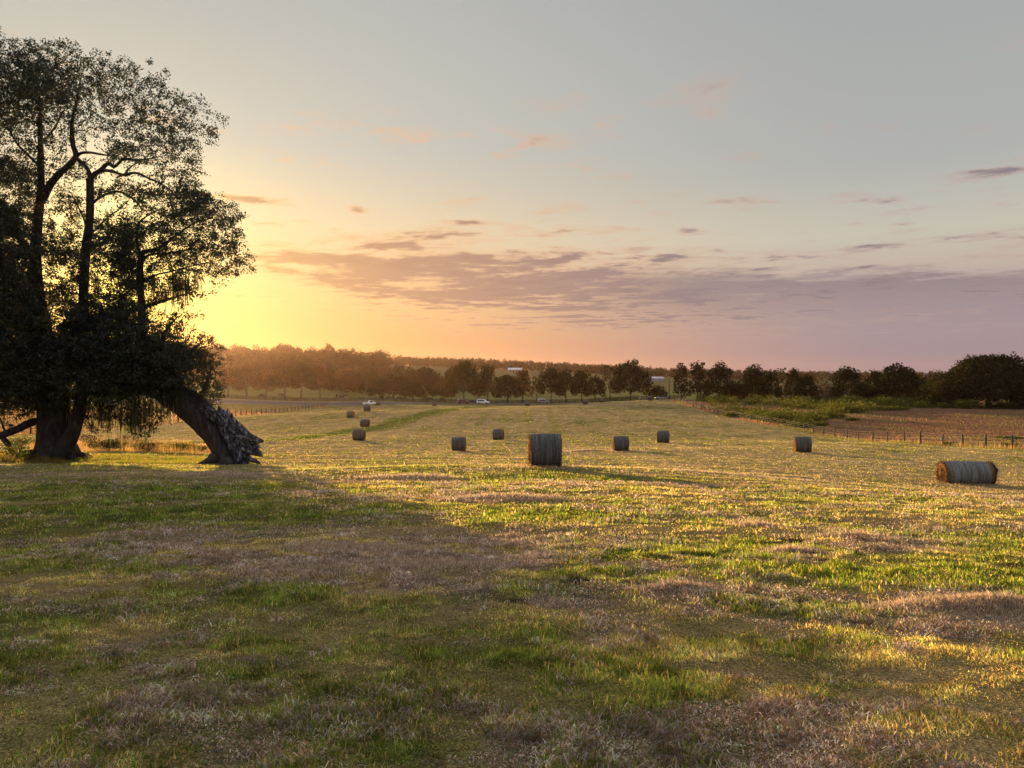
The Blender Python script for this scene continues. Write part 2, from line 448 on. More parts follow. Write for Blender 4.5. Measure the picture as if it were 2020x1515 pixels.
def build_ground():
    ys = np.concatenate([[-70, -40, -22, -12, -6, -3, -1, 0, .8, 1.5, 2.0], np.exp(np.arange(math.log(2.3), math.log(2900), .0112))])
    s = np.linspace(-1, 1, 401)
    e = np.array([.12, .3, .6, 1.1, 2, 3.5, 6, 10])
    rows = []
    for y in ys:
        w = .75 * max(y, 0) + 7
        x = s * w
        ex = w + e * (160 + .06 * max(y, 0)) * 1.6
        rows.append(np.concatenate([-ex[::-1], x, ex]))
    X = np.array(rows); nr, nc = X.shape
    Y = np.repeat(ys[:, None], nc, 1)
    x = X.ravel(); y = Y.ravel()
    z = H(x, y)
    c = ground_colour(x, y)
    idx = np.arange(nr * nc).reshape(nr, nc)
    q = np.stack([idx[:-1, :-1], idx[:-1, 1:], idx[1:, 1:], idx[1:, :-1]], -1).reshape(-1, 4)
    m, nt, out = new_mat('meadow_ground')
    a = N(nt, 'ShaderNodeAttribute', attribute_name='hue')
    geo = N(nt, 'ShaderNodeNewGeometry')
    n = N(nt, 'ShaderNodeTexNoise'); n.inputs['Scale'].default_value = 9; n.inputs['Detail'].default_value = 7; n.inputs['Roughness'].default_value = .7
    nt.links.new(geo.outputs['Position'], n.inputs['Vector'])
    mp = N(nt, 'ShaderNodeMapping'); mp.inputs['Scale'].default_value = (.5, .5, .5)
    nt.links.new(geo.outputs['Position'], mp.inputs[0])
    n3 = N(nt, 'ShaderNodeTexNoise'); n3.inputs['Scale'].default_value = 1.3; n3.inputs['Detail'].default_value = 8; n3.inputs['Roughness'].default_value = .72
    nt.links.new(mp.outputs[0], n3.inputs['Vector'])
    v1 = ramp(nt, n.outputs[0], [(.3, (.55, .55, .55)), (.7, (1.25, 1.22, 1.15))])
    v2 = ramp(nt, n3.outputs[0], [(.3, (.6, .62, .6)), (.7, (1.3, 1.25, 1.2))])
    m1 = N(nt, 'ShaderNodeMix', data_type='RGBA', blend_type='MULTIPLY'); m1.inputs[0].default_value = 1
    nt.links.new(a.outputs['Color'], m1.inputs[6]); nt.links.new(v1, m1.inputs[7])
    m2 = N(nt, 'ShaderNodeMix', data_type='RGBA', blend_type='MULTIPLY'); m2.inputs[0].default_value = 1
    nt.links.new(m1.outputs[2], m2.inputs[6]); nt.links.new(v2, m2.inputs[7])
    nf = N(nt, 'ShaderNodeTexNoise'); nf.inputs['Scale'].default_value = 55; nf.inputs['Detail'].default_value = 4; nf.inputs['Roughness'].default_value = .7
    nt.links.new(geo.outputs['Position'], nf.inputs['Vector'])
    v3 = ramp(nt, nf.outputs[0], [(.36, (.25, .24, .22)), (.5, (.8, .8, .78)), (.66, (1.75, 1.7, 1.6))])
    m3 = N(nt, 'ShaderNodeMix', data_type='RGBA', blend_type='MULTIPLY'); m3.inputs[0].default_value = 1
    nt.links.new(m2.outputs[2], m3.inputs[6]); nt.links.new(v3, m3.inputs[7]); m2 = m3
    b = N(nt, 'ShaderNodeBsdfDiffuse'); b.inputs['Roughness'].default_value = .6
    nt.links.new(m2.outputs[2], b.inputs[0])
    bp = N(nt, 'ShaderNodeBump'); bp.inputs['Strength'].default_value = .8; bp.inputs['Distance'].default_value = .12
    nt.links.new(n3.outputs[0], bp.inputs['Height']); nt.links.new(bp.outputs[0], b.inputs['Normal'])
    nt.links.new(b.outputs[0], out.inputs[0])
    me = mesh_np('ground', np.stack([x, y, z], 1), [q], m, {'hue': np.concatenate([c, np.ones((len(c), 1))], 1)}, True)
    tag(add('ground', me), 'rolling hay meadow and pasture running back to wooded hills', 'ground', kind='structure')


# ------------------------------------------------------------------ grass
def blades(rng, x, y, height, width, lean, col, seg2, lift=0.0):
    """numpy blades: seg2 -> bent blade (quad + tip), else one triangle"""
    n = len(x)
    z = H(x, y)
    th = rng.uniform(0, 2 * math.pi, n)
    dx, dy = np.cos(th), np.sin(th)                       # lean direction
    wx, wy = -dy, dx                                       # width direction
    tw = rng.normal(0, .5, n)
    wx, wy = wx * np.cos(tw) - wy * np.sin(tw), wx * np.sin(tw) + wy * np.cos(tw)
    p0 = np.stack([x, y, z - .01 + lift], 1)
    W = np.stack([wx * width, wy * width, np.zeros(n)], 1) * .5
    L = np.stack([dx, dy, np.zeros(n)], 1)
    up = np.array([0, 0, 1.])
    tip = p0 + L * (height * np.sin(lean))[:, None] + up * (height * np.cos(lean))[:, None]
    c4 = np.concatenate([col, np.ones((n, 1))], 1)
    if not seg2:
        v = np.stack([p0 - W, p0 + W, tip], 1).reshape(-1, 3)
        t = np.arange(3 * n).reshape(n, 3)
        return v, [], [t], np.repeat(c4, 3, 0)
    mid = p0 + L * (height * .5 * np.sin(lean * .55))[:, None] + up * (height * .55 * np.cos(lean * .55))[:, None]
    v = np.stack([p0 - W, p0 + W, mid + W * .75, mid - W * .75, tip], 1).reshape(-1, 3)
    b = (np.arange(n) * 5)[:, None]
    return v, [b + np.array([0, 1, 2, 3])], [b + np.array([3, 2, 4])], np.repeat(c4, 5, 0)


def emit(name, parts, label, cat):
    v = []; q = []; t = []; c = []; n = 0
    for (pv, pq, pt, pc) in parts:
        for a in pq: q.append(a + n)
        for a in pt: t.append(a + n)
        v.append(pv); c.append(pc); n += len(pv)
    ps = []
    if q: ps.append(np.concatenate(q))
    if t: ps.append(np.concatenate(t))
    me = mesh_np(name, np.concatenate(v), ps, M['grass'], {'hue': np.concatenate(c)})
    tag(add(name, me), label, cat, kind='stuff')


TRUNK_SPOTS = []


def build_grass():
    rng = np.random.default_rng(5)
    parts = []
    BC = np.array([(.165, .20, .045), (.60, .455, .195), (.50, .41, .33), (.14, .10, .075), (.40, .22, .11), (.19, .21, .07)])
    for (d0, d1, n) in [(3.0, 6.5, 380000), (6.5, 12, 480000), (12, 24, 360000), (24, 50, 200000), (50, 110, 170000), (110, 262, 140000)]:
        p = rng.uniform(0, 1, n)
        # even on the ground close by, thinning with distance inside each ring
        d = d0 * (d1 / d0) ** p if d0 > 20 else np.sqrt(d0 ** 2 + (d1 ** 2 - d0 ** 2) * p)
        x = rng.uniform(-1, 1, n) * (.71 * d + 1.0)
        keep = np.ones(n, bool)
        if d0 < 24: keep = rng.uniform(0, 1, n) < .38 + .75 * smooth(.28, .66, .6 * fbm(x / .22 + 3, d / .19, 181, 2) + .4 * fbm(x / .9, d / .7, 183, 2))
        if d0 > 40: keep = (x > FENCE_L - .5) & (x < FENCE_R + .5)
        x, d = x[keep], d[keep]; n = len(x)
        w, n1, n2 = zones(x, d)
        bare = rng.uniform(0, 1, n) > .94 * w[:, 3]
        x, d, w = x[bare], d[bare], w[bare]; n = len(x)
        w[:, 3] *= .35; w[:, 5] = w[:, 5] + 1e-4
        cum = np.cumsum(w, 1); cum /= cum[:, -1:]
        ty = (rng.uniform(0, 1, n)[:, None] > cum).sum(1)
        ty = np.clip(ty, 0, 5)
        lod = np.maximum(d / 9.0, .75)
        hgt = np.choose(ty, [.052, .036, .06, .04, .28, .10]) * rng.uniform(.4, 1.5, n)
        cl = fbm(x / .32, d / .28, 161, 2)
        hgt = hgt * (.45 + 1.3 * smooth(.3, .75, cl)) * (1 + .25 * blobs(x, d, LUSH)) * (1 + .07 * np.minimum(lod, 9))
        wid = np.choose(ty, [.0055, .0045, .0045, .006, .006, .006]) * rng.uniform(.6, 1.5, n) * lod ** .92 * (1.75 if d0 < 24 else 1.3)
        lean = np.abs(np.choose(ty, [rng.normal(.65, .42, n), rng.normal(1.05, .38, n), rng.normal(1.5, .12, n), rng.normal(1.2, .3, n), rng.normal(.35, .25, n), rng.normal(.4, .3, n)]))
        lean = np.clip(lean, 0, 1.5)
        hgt *= .8
        lean *= 1 - .22 * smooth(12, 40, d)
        lay = (ty == 2)
        hgt = np.where(lay, hgt * (1.1 - .55 * smooth(20, 45, d)), hgt)
        lean = np.where(lay, lean * (1 - .3 * smooth(20, 45, d)), lean)
        lift = np.where(lay, rng.uniform(0, .035, n), 0.0) * np.minimum(lod, 2)
        tA = fbm(x / .14 + 3, d / .12, 171, 2); tB = fbm(x / .45 + 3, d / .4, 173, 2); tC = fbm(x / 1.5 + 3, d / 1.5, 175, 3)
        k1 = smooth(9, 20, d); k2 = smooth(30, 70, d)
        tone = .18 + 1.64 * ((tA * (1 - k1) + tB * k1) * (1 - k2) + tC * k2)
        kd = smooth(12, 45, d)
        col = BC[ty] * ((1 + rng.uniform(-.45, .4, n) * (1 - .5 * kd)) * (tone * (1 - kd) + (.5 + .5 * tone) * kd))[:, None]
        col = col * (1 + rng.normal(0, .08, (n, 3)))
        br = (ty == 2) & (rng.uniform(0, 1, n) < .4)
        col = np.where(br[:, None], np.array([.30, .19, .11]) * rng.uniform(.5, 1.2, n)[:, None], col)
        # a share of dry blades in the green and of green in the straw
        mixd = rng.uniform(0, 1, n) < .08
        col = np.where((mixd & (ty == 0))[:, None], BC[1] * rng.uniform(.7, 1.2, n)[:, None], col)
        mixg = rng.uniform(0, 1, n) < .2
        col = np.where((mixg & (ty == 1))[:, None], BC[0] * rng.uniform(.8, 1.5, n)[:, None], col)
        parts.append(blades(rng, x, d, hgt, wid, lean, np.clip(col, .01, .8), d0 < 20, lift))
    for (gx, gy, sx, sy, n, h) in [(*gpt(p[0], p[1]), *p[2:]) for p in [(1860, 1195, .55, .2, 4200, .09), (1975, 1203, .42, .22, 4200, .11), (1000, 993, 1.1, .4, 3500, .08), (815, 945, 1.2, .5, 2500, .09), (1495, 1040, .3, .2, 1200, .08),
                                       (1560, 1090, .3, .12, 1200, .06), (1345, 1165, .35, .12, 1800, .06), (820, 1120, .9, .4, 5000, .05), (720, 1090, 1.0, .4, 4000, .05), (1690, 1060, .5, .15, 1200, .05), (1160, 890, 1.6, .5, 1500, .1), (460, 940, 1.6, .4, 2000, .07), (620, 1135, .7, .3, 2500, .05), (1420, 940, 2.5, .25, 1800, .08)]]:
        x = gx + rng.normal(0, sx * .62, n); d = gy + rng.normal(0, sy * .62, n)
        k = np.exp(-((x - gx) / sx) ** 2 - ((d - gy) / sy) ** 2)
        lod = np.maximum(d / 9.0, .75)
        col = np.array([.46, .36, .26]) * rng.uniform(.35, 1.35, n)[:, None] * (1 + rng.normal(0, .06, (n, 3)))
        parts.append(blades(rng, x, d, rng.uniform(.04, .12, n) * np.minimum(lod, 1.6), .0045 * rng.uniform(.8, 1.9, n) * lod ** .9, rng.uniform(.5, 1.75, n), np.clip(col, .01, .8), True, .6 * h * k * rng.uniform(.1, 1, n)))
    for (px, d, L_) in ((1075, 32, .9), (1905, 40, 1.6), (905, 75, .9), (1225, 70, .9), (1583, 68, .9)):
        n = 1500 if d < 50 else 700
        x0 = (px - CX) / F * d
        x = x0 + rng.normal(0, L_ * .75, n); y = d - .2 + rng.normal(0, .75, n)
        col = np.array([.46, .33, .19]) * rng.uniform(.4, 1.3, n)[:, None]
        parts.append(blades(rng, x, y, rng.uniform(.08, .22, n), .012 * (d / 32) * rng.uniform(.7, 1.4, n), rng.uniform(.9, 1.7, n), col, True, rng.uniform(0, .06, n)))
    emit('mown_grass', parts, 'mown hay stubble with green tufts and dry straw in the meadow', 'grass')

    parts = []
    # tall dry grass beyond the right fence, beyond the left fence and along both fence lines
    for (n, x0, x1, y0, y1, hh, side) in [(150000, FENCE_R + .6, 170, 62, 255, .22, 1), (60000, -190, FENCE_L - .6, 95, 292, .25, 1), (16000, FENCE_R - 1.0, FENCE_R + 1.2, 60, 220, .34, 2), (12000, FENCE_L - 1.2, FENCE_L + .8, 100, 300, .3, 2)]:
        y = y0 * (y1 / y0) ** rng.uniform(0, 1, n)
        x = rng.uniform(x0, x1, n)
        k = np.abs(x) < .74 * y + 4
        x, y = x[k], y[k]; n = len(x)
        g = fbm(x / 9, y / 9, 131, 3)
        gr = rng.uniform(0, 1, n) < np.clip((g - .5) * 5.0 + (.22 if side == 1 else .45), .04, .9)
        if x0 < -80: gr &= rng.uniform(0, 1, n) < .3
        col = np.where(gr[:, None], np.array([.15, .15, .055]), np.array([.38, .23, .11] if x0 < -80 else [.20, .12, .08])) * (rng.uniform(.75, 1.25, n) * (.5 + 1.0 * fbm(x / 14 + 7, y / 11, 191, 4)))[:, None]
        hgt = hh * rng.uniform(.4, 1.3, n) * (.7 + .6 * g)
        wid = .035 * (y / 80) * rng.uniform(.7, 1.4, n)
        parts.append(blades(rng, x, y, hgt, wid, np.abs(rng.normal(.7, .35, n)), col, False))
    # rank tufts in the shade under the oak and behind it, where the mower does not reach
    for (n, px0, px1, d0, d1, hh, dry) in [(26000, -120, 440, 47, 56, .16, .2), (16000, -150, 130, 45, 52, .32, .5), (12000, 60, 430, 62, 84, .55, .9)]:
        d = rng.uniform(d0, d1, n); x = (rng.uniform(px0, px1, n) - CX) / F * d
        gr = rng.uniform(0, 1, n) > dry
        col = np.where(gr[:, None], np.array([.13, .15, .03]), np.array([.33, .21, .10])) * rng.uniform(.6, 1.3, n)[:, None]
        clump = smooth(.42, .6, fbm(x / 1.3, d / 1.3, 141, 3))
        parts.append(blades(rng, x, d, hh * rng.uniform(.4, 1.4, n) * (.35 + clump), .02 * rng.uniform(.6, 1.4, n), np.abs(rng.normal(.35, .25, n)), col, False))
    emit('tall_grass', parts, 'tall dry uncut grass beyond the wire fences and around the oak', 'grass')


# ------------------------------------------------------------------ foliage
def leaf_faces(rng, c, size, nrm=None, aspect=.6):
    n = len(c)
    a = rng.normal(size=(n, 3))
    if nrm is not None: a = a * .75 + nrm
    a /= np.linalg.norm(a, axis=1)[:, None] + 1e-9
    b = np.cross(a, rng.normal(size=(n, 3))); b /= np.linalg.norm(b, axis=1)[:, None] + 1e-9
    e = np.cross(a, b)
    s = np.broadcast_to(size, (n,))[:, None] * .5
    k = rng.uniform(-.35, .35, (n, 1))
    v = np.stack([c - b * s, c + e * s * aspect + b * s * k, c + b * s, c - e * s * aspect + b * s * k * .6], 1).reshape(-1, 3)
    return v, np.arange(4 * n).reshape(n, 4)


def lobes_to_leaves(rng, lobes, leaf, dens, hollow=.5):
    C = []; Nn = []; T = []
    for (c, r) in lobes:
        c = np.asarray(c); r = np.asarray(r)
        n = max(20, int(dens * (r[0] * r[1] + r[1] * r[2] + r[0] * r[2]) / leaf ** 2))
        u = rng.normal(size=(n, 3)); u /= np.linalg.norm(u, axis=1)[:, None]
        # ragged: radius modulated by a coarse noise over direction
        m = .64 + .74 * (vnoise(u[:, 0] * 2.2 + c[0], u[:, 2] * 2.2 + u[:, 1] * 1.7 + c[2], 3))
        k = (hollow + (1 - hollow) * rng.uniform(0, 1, n) ** .6) * m
        C.append(c + u * r * k[:, None]); Nn.append(u)
        T.append(np.clip(rng.normal(.5, .2, n) + rng.normal(0, .12), 0, 1))
    return np.concatenate(C), np.concatenate(Nn), np.concatenate(T)


def make_tree(name, px, top, base, w, d, mat, label, cat, group, seed, shape='oak', dens=1.0, leaf=.62, low=.26, trunk_px=None):
    """crown + trunk standing on the ground at its real distance"""
    rng = np.random.default_rng(seed)
    x = (px - CX) / F * d
    gz = h1(x, d)
    ztop = ZC - (top - HY) / F * d
    zbase = min(gz, ZC - (base - HY) / F * d + .3)
    zbase = gz
    ht = ztop - zbase
    hw = w * .55 / F * d
    org = np.array([x, d, zbase])
    lobes = []
    zl = zbase + ht * low
    nl = 44 if shape == 'dome' else 20 if shape == 'oak' else 13
    if shape == 'bush': nl = 9
    for i in range(nl):
        t = (i + .5) / nl
        a = i * 2.399 + rng.uniform(-.4, .4)
        if shape == 'dome':
            zz = zl + (ztop - zl) * (.10 + .74 * t); rad = hw * .80 * (1 - t) ** .62; rr = hw * rng.uniform(.2, .36)
        elif shape == 'tall':
            zz = zl + (ztop - zl) * (.12 + .8 * t); rad = hw * .55 * (1 - .55 * t)
            rr = hw * rng.uniform(.36, .56) * (1 - .25 * t)
        elif shape == 'airy':
            zz = zl + (ztop - zl) * (.2 + .75 * t); rad = hw * .75 * math.sqrt(max(.05, 1 - t * .8))
            rr = hw * rng.uniform(.22, .38)
        elif shape == 'bush':
            zz = zbase + ht * (.25 + .5 * t); rad = hw * .6 * math.sqrt(1 - t * .8); rr = hw * rng.uniform(.38, .5)
        else:
            zz = zl + (ztop - zl) * (.16 + .66 * t); rad = hw * .72 * math.sqrt(max(.04, 1 - t ** 1.8))
            rr = hw * rng.uniform(.22, .50)
        rz = min(rr * rng.uniform(.6, .85), (ztop - zl) * .34)
        zz = min(zz, ztop - rz * .95)
        c = np.array([x + rad * math.cos(a), d + rad * math.sin(a) * .9, zz])
        lobes.append((c, (rr, rr, rz)))
    for _ in range(7 if shape in ('oak', 'tall', 'airy') else 0):   # stray boughs break the outline
        a = rng.uniform(0, 6.28); t = rng.uniform(.25, 1.0)
        rr = hw * rng.uniform(.10, .2)
        lobes.append((np.array([x + hw * .95 * math.cos(a) * math.sqrt(1.02 - t ** 2 * .9), d + hw * .6 * math.sin(a), zl + (ztop - zl) * min(t, .97)]), (rr, rr, rr * .8)))
    # the top lobe reaches the top, side lobes the full width
    lobes.append((np.array([x + rng.uniform(-.2, .2) * hw, d, ztop - .2 * (ztop - zl)]), (hw * .42, hw * .42, (ztop - zl) * .22)))
    if shape in ('oak', 'bush'):
        for sgn in (-1, 1):
            lobes.append((np.array([x + sgn * hw * .7, d + rng.uniform(-.3, .3) * hw, zl + (ztop - zl) * rng.uniform(.2, .45)]), (hw * .34, hw * .4, (ztop - zl) * .2)))
    C, Nn, T = lobes_to_leaves(rng, lobes, leaf, dens * 6.5)
    v, q = leaf_faces(rng, C, leaf * rng.uniform(.6, 1.35, len(C)), Nn * .6, .7)
    root = thing(name, label, cat, org, group)
    add('crown', mesh_np('crown', v - org, [q], mat, {'tint': np.repeat(T, 4)}), root)
    mb = MB()
    tr = (trunk_px * .5 / F * d) if trunk_px else max(.14, ht * .026)
    fork = zbase + ht * (low + .12)
    k = rng.uniform(-.2, .2, 2) * tr
    mb.tube(spline([(x, d, zbase - .4), (x, d, zbase + .3), (x + k[0], d + k[1], (zbase + fork) / 2), (x + k[0] * 2, d, fork)], 7), [tr * 1.6, tr * 1.25, tr * 1.05, tr, tr * .97, tr * .92, tr * .88], 9, .12, seed)
    if shape != 'bush':
        for (c, r) in [lobes[i] for i in rng.choice(len(lobes), 6, False)]:
            s = np.array([x + k[0] * 2, d, fork - .15])
            mid = (s + c) / 2 + np.array([0, 0, rng.uniform(-.03, .08) * ht])
            mb.tube(spline([s, mid, c], 6), np.linspace(tr * .62, tr * .12, 6), 6, .1, seed + 1)
    add('trunk', mb.mesh('trunk', M['far_bark'], True, org), root)
    return root


# ------------------------------------------------------------------ the big oak and the leaning broken tree
OAK_D, LEAN_D = 50.0, 47.5
GRID = {  # leaf cover by place: 20-unit cells, one digit each
    60: "0000000000000000000000", 80: "3443332200000000000000", 100: "5665544332211000000000", 120: "6777665544433210000000", 140: "7788766655444332100000", 160: "7888877665544433210000",
    180: "7888877655544444332100", 200: "7777665544444544433210", 220: "6766554444443555544321", 240: "6655544333334555554431", 260: "4455543322223555555442",
    280: "224543211127744445510", 300: "54333321112653333443", 320: "88631322311111223342", 340: "88762134221331123453", 360: "45651231134555445664",
    380: "4466444523323566678872", 400: "875634451111134557898652", 420: "996611252243542468766664", 440: "998534332668887786566553", 460: "876456644787985567665564",
    480: "988788775867964676676665", 500: "9986477876699765776555553", 520: "9985344665689755455445443", 540: "9985445753468755443322110", 560: "999756753344775455431200",
    580: "99985676677786543321", 600: "99997578888997431210", 620: "99997489999998543431", 640: "999985999999997665310", 660: "999999999999999876554", 680: "9999999999999999987752",
    700: "9999999999999999998763", 720: "9999999999999999997654", 740: "9999999699999999996621", 760: "9999998699999865553265", 780: "8888997467887543000152", 800: "54453343567563531", 820: "211222125352555310",
    840: "0000000012102340",
}
TAU = [0, .25, .6, 1.0, 1.4, 1.9, 2.6, 3.7, 5.2, 8.0]


def build_oaks():
    rng = np.random.default_rng(77)
    oak_org = np.array([*at(112, 905, OAK_D)[:2], 0]); oak_org[2] = h1(oak_org[0], oak_org[1])
    ln_org = np.array([*at(446, 913, LEAN_D)[:2], 0]); ln_org[2] = h1(ln_org[0], ln_org[1])
    oak = thing('live_oak', 'massive live oak draped in moss at the meadow edge, sun behind it', 'tree', oak_org)
    lean = thing('leaning_oak', 'leaning oak with a splintered torn butt propped against the big oak', 'tree', ln_org)

    # --- leaves
    OC, OT, LC, LT = [], [], [], []
    for y0, row in GRID.items():
        cells = [int(ch) for ch in row]
        ext = [max(cells[0], 6) if y0 > 100 else 4] * 2 + [max(4, cells[0] - 1)] * 4 + [4] * 4 + [2] * 2     # the crown goes on beyond the frame
        for i, k in list(enumerate(cells)) + [(-1 - j, kk) for j, kk in enumerate(ext)]:
            if k == 0 or y0 > 800 and i < 0: continue
            is_l = y0 >= 620 and i >= 13 + (1 if y0 < 660 else 0)
            D = LEAN_D if is_l else OAK_D
            n = TAU[k] * 165
            m = int(n / 44 + rng.uniform(0, 1))
            for _ in range(m):
                edge = min(1, k / 8)
                dd = D + rng.normal(0, 1.0 + 2.6 * edge) * (.6 if is_l else 1)
                dd = min(max(dd, D - 6), D + 7)
                c = at(20 * i + rng.uniform(-1, 21), y0 + rng.uniform(-1, 21), dd)
                cnt = int(44 * rng.uniform(.5, 1.5))
                ax = rng.normal(size=3); ax[2] *= .4; ax /= np.linalg.norm(ax)
                p = c + rng.normal(0, .11, (cnt, 3)) + np.outer(rng.uniform(-.34, .34, cnt), ax)
                t = np.clip(rng.normal(.45, .2, cnt), 0, 1)
                (LC if is_l else OC).append(p); (LT if is_l else OT).append(t)
    for (root, org, C, T) in ((oak, oak_org, OC, OT), (lean, ln_org, LC, LT)):
        C = np.concatenate(C); T = np.concatenate(T)
        v, q = leaf_faces(rng, C, rng.uniform(.06, .13, len(C)) + .07 * (rng.uniform(0, 1, len(C)) < .25), None, .62)
        add('crown', mesh_np('crown', v - org, [q], M['oak_leaf'], {'tint': np.repeat(T, 4)}), root)

    # --- wood of the oak: rows are px, py, depth offset, radius in picture units
    def wood(mb, rows, n, seg, rough, seed, D, along=.33):
        P = np.array([[*at(r[0], r[1], D + r[2]), r[3] / F * D] for r in rows])
        S = spline(P, n)
        mb.tube(S[:, :3], np.maximum(S[:, 3], .008), seg, rough, seed, along=along)
    mb = MB()
    wood(mb, [(112, 914, 0, 50), (112, 900, 0, 43), (110, 875, 0, 35), (108, 830, 0, 31), (102, 770, 0, 29), (88, 690, .2, 21), (74, 600, .4, 15), (69, 520, .4, 11), (73, 450, .3, 9), (80, 390, .2, 7.5), (81, 330, .1, 6), (80, 285, 0, 5), (77, 200, 0, 3.5), (70, 130, .3, 1.5)], 60, 22, .16, 3, OAK_D)
    for k in range(9):   # root flare
        a = k * .72; r0 = at(112, 905, OAK_D); dx, dy = math.cos(a), math.sin(a)
        L = rng.uniform(1.0, 1.7)
        pts = [(r0[0] + dx * .7, r0[1] + dy * .7, oak_org[2] + .9), (r0[0] + dx * (1.15), r0[1] + dy * 1.15, oak_org[2] + .25), (r0[0] + dx * (1.2 + L * .6), r0[1] + dy * (1.2 + L * .6), h1(r0[0] + dx * 2, r0[1] + dy * 2) + .02), (r0[0] + dx * (1.3 + L), r0[1] + dy * (1.3 + L), h1(r0[0] + dx * 2.4, r0[1] + dy * 2.4) - .2)]
        mb.tube(spline(pts, 10), np.linspace(.42, .10, 10), 9, .15, k)
    add('trunk', mb.mesh('trunk', M['bark'], True, oak_org), oak)
    LIMBS = [
        [(116, 908, -.6, 20), (128, 882, -.9, 16), (145, 850, -1.1, 13), (157, 800, -1, 11), (161, 700, -.6, 9.5), (164, 600, -.4, 9), (167, 530, -.3, 8.5), (172, 474, -.2, 8.5), (177, 430, 0, 7.5), (178, 390, 0, 7), (177, 352, 0, 6.5)],
        [(84, 392, .2, 8), (98, 366, 0, 7), (111, 349, -.2, 6.2), (139, 322, -.3, 5.6), (150, 309, -.3, 5.2), (144, 286, -.2, 4.6), (142, 245, 0, 3.5), (152, 195, .3, 2.4), (160, 150, .4, 1.2)],
        [(148, 311, -.3, 3.2), (158, 303, -.4, 3), (172, 301, -.5, 2.6), (216, 306, -.7, 1.6), (240, 300, -.9, .8)],
        [(177, 352, 0, 4.2), (175, 338, -.1, 3.6), (166, 325, -.2, 3.4), (151, 312, -.3, 3.6)],
        [(177, 354, 0, 5.5), (186, 344, 0, 5), (200, 335, -.2, 4.3), (208, 326, -.3, 3.8), (215, 323, -.4, 3.5), (224, 329, -.4, 3.2), (232, 324, -.5, 3), (241, 315, -.5, 2.6), (266, 316, -.8, 1.9), (294, 313, -1, 1.2), (330, 306, -1.2, .6)],
        [(198, 336, -.2, 3.4), (219, 337, -.4, 3), (244, 345, -.5, 2.7), (266, 341, -.7, 2.4), (294, 352, -1, 2), (319, 363, -1.2, 1.5), (336, 376, -1.4, .9), (352, 390, -1.5, .5)],
        [(246, 344, -.5, 1.9), (255, 332, -.6, 1.5), (280, 316, -.8, 1.1), (300, 300, -.9, .6)],
        [(181, 402, 0, 3.2), (192, 393, .3, 2.8), (205, 385, .5, 2.6), (233, 378, .8, 2.3), (255, 387, 1, 2), (272, 402, 1, 1.7), (286, 416, 1.1, 1.3), (306, 412, 1.2, .7)],
        [(178, 462, 0, 2), (196, 446, .2, 1.6), (211, 430, .3, 1.4), (236, 412, .5, 1.1), (258, 390, .8, .7)],
        [(172, 470, 0, 2), (165, 430, .2, 1.6), (150, 400, .4, 1.2), (140, 380, .5, .7)],
        [(276, 690, -1, 8), (279, 640, -1, 7.5), (279, 600, -.8, 7), (277, 560, -.6, 6.5), (277, 521, -.5, 6), (280, 500, -.5, 5), (305, 493, -.6, 4), (327, 480, -.8, 3), (350, 462, -1, 2), (385, 440, -1.2, 1.2), (420, 430, -1.2, .7)],
        [(276, 520, -.5, 3), (290, 505, -.4, 2.4), (330, 500, -.3, 1.9), (380, 492, -.2, 1.4), (430, 490, 0, .8), (468, 498, 0, .5)],
        [(277, 560, -.6, 3), (300, 545, -.6, 2.2), (340, 535, -.5, 1.5), (390, 522, -.4, 1), (440, 512, -.2, .6)],
        [(277, 565, -.6, 2.6), (262, 570, -.4, 2.2), (236, 586, 0, 1.8), (205, 600, .4, 1.4)],
        [(277, 510, -.5, 3.5), (270, 470, -.3, 2.6), (275, 440, -.2, 1.8), (300, 420, 0, 1.2), (340, 405, 0, .8), (390, 398, 0, .5)],
        [(92, 700, 0, 12), (140, 660, 1, 10), (190, 640, 1.4, 8), (240, 620, 1.6, 6), (300, 600, 1.8, 4), (350, 585, 2, 2), (385, 575, 2, 1)],
        [(70, 520, .4, 9), (40, 470, .6, 7), (10, 410, .8, 5.5), (-40, 350, 1, 4), (-90, 290, 1.2, 2)],
        [(74, 610, .4, 11), (30, 560, -.6, 8), (-40, 520, -1.2, 6), (-120, 500, -1.6, 3)],
        [(96, 740, 0, 12), (50, 700, -1, 9), (-10, 690, -1.6, 7), (-90, 670, -2, 4)],
        [(80, 330, .1, 3), (60, 310, .2, 2.4), (35, 285, .3, 1.8), (10, 240, .4, 1)],
        [(80, 285, 0, 2.6), (100, 262, .2, 2), (120, 230, .3, 1.3), (135, 200, .4, .7)],
    ]
    for i, rows in enumerate(LIMBS):
        mb = MB()
        wood(mb, rows, 5 * len(rows), 12 if rows[0][3] > 4 else 8, .12, 10 + i, OAK_D)
        # twigs off each limb
        P = np.array([at(r[0], r[1], OAK_D + r[2]) for r in rows])
        for _ in range(14):
            j = rng.integers(max(1, len(rows) // 2), len(rows))
            s = P[j]; e = s + np.array([rng.normal(0, .7), rng.normal(0, .6), rng.normal(.25, .5)])
            m = (s + e) / 2 + rng.normal(0, .12, 3)
            mb.tube(spline([s, m, e], 6), np.linspace(.02, .005, 6) * rng.uniform(.6, 1.3), 5)
        add('limb', mb.mesh('limb', M['bark'], True, oak_org), oak)

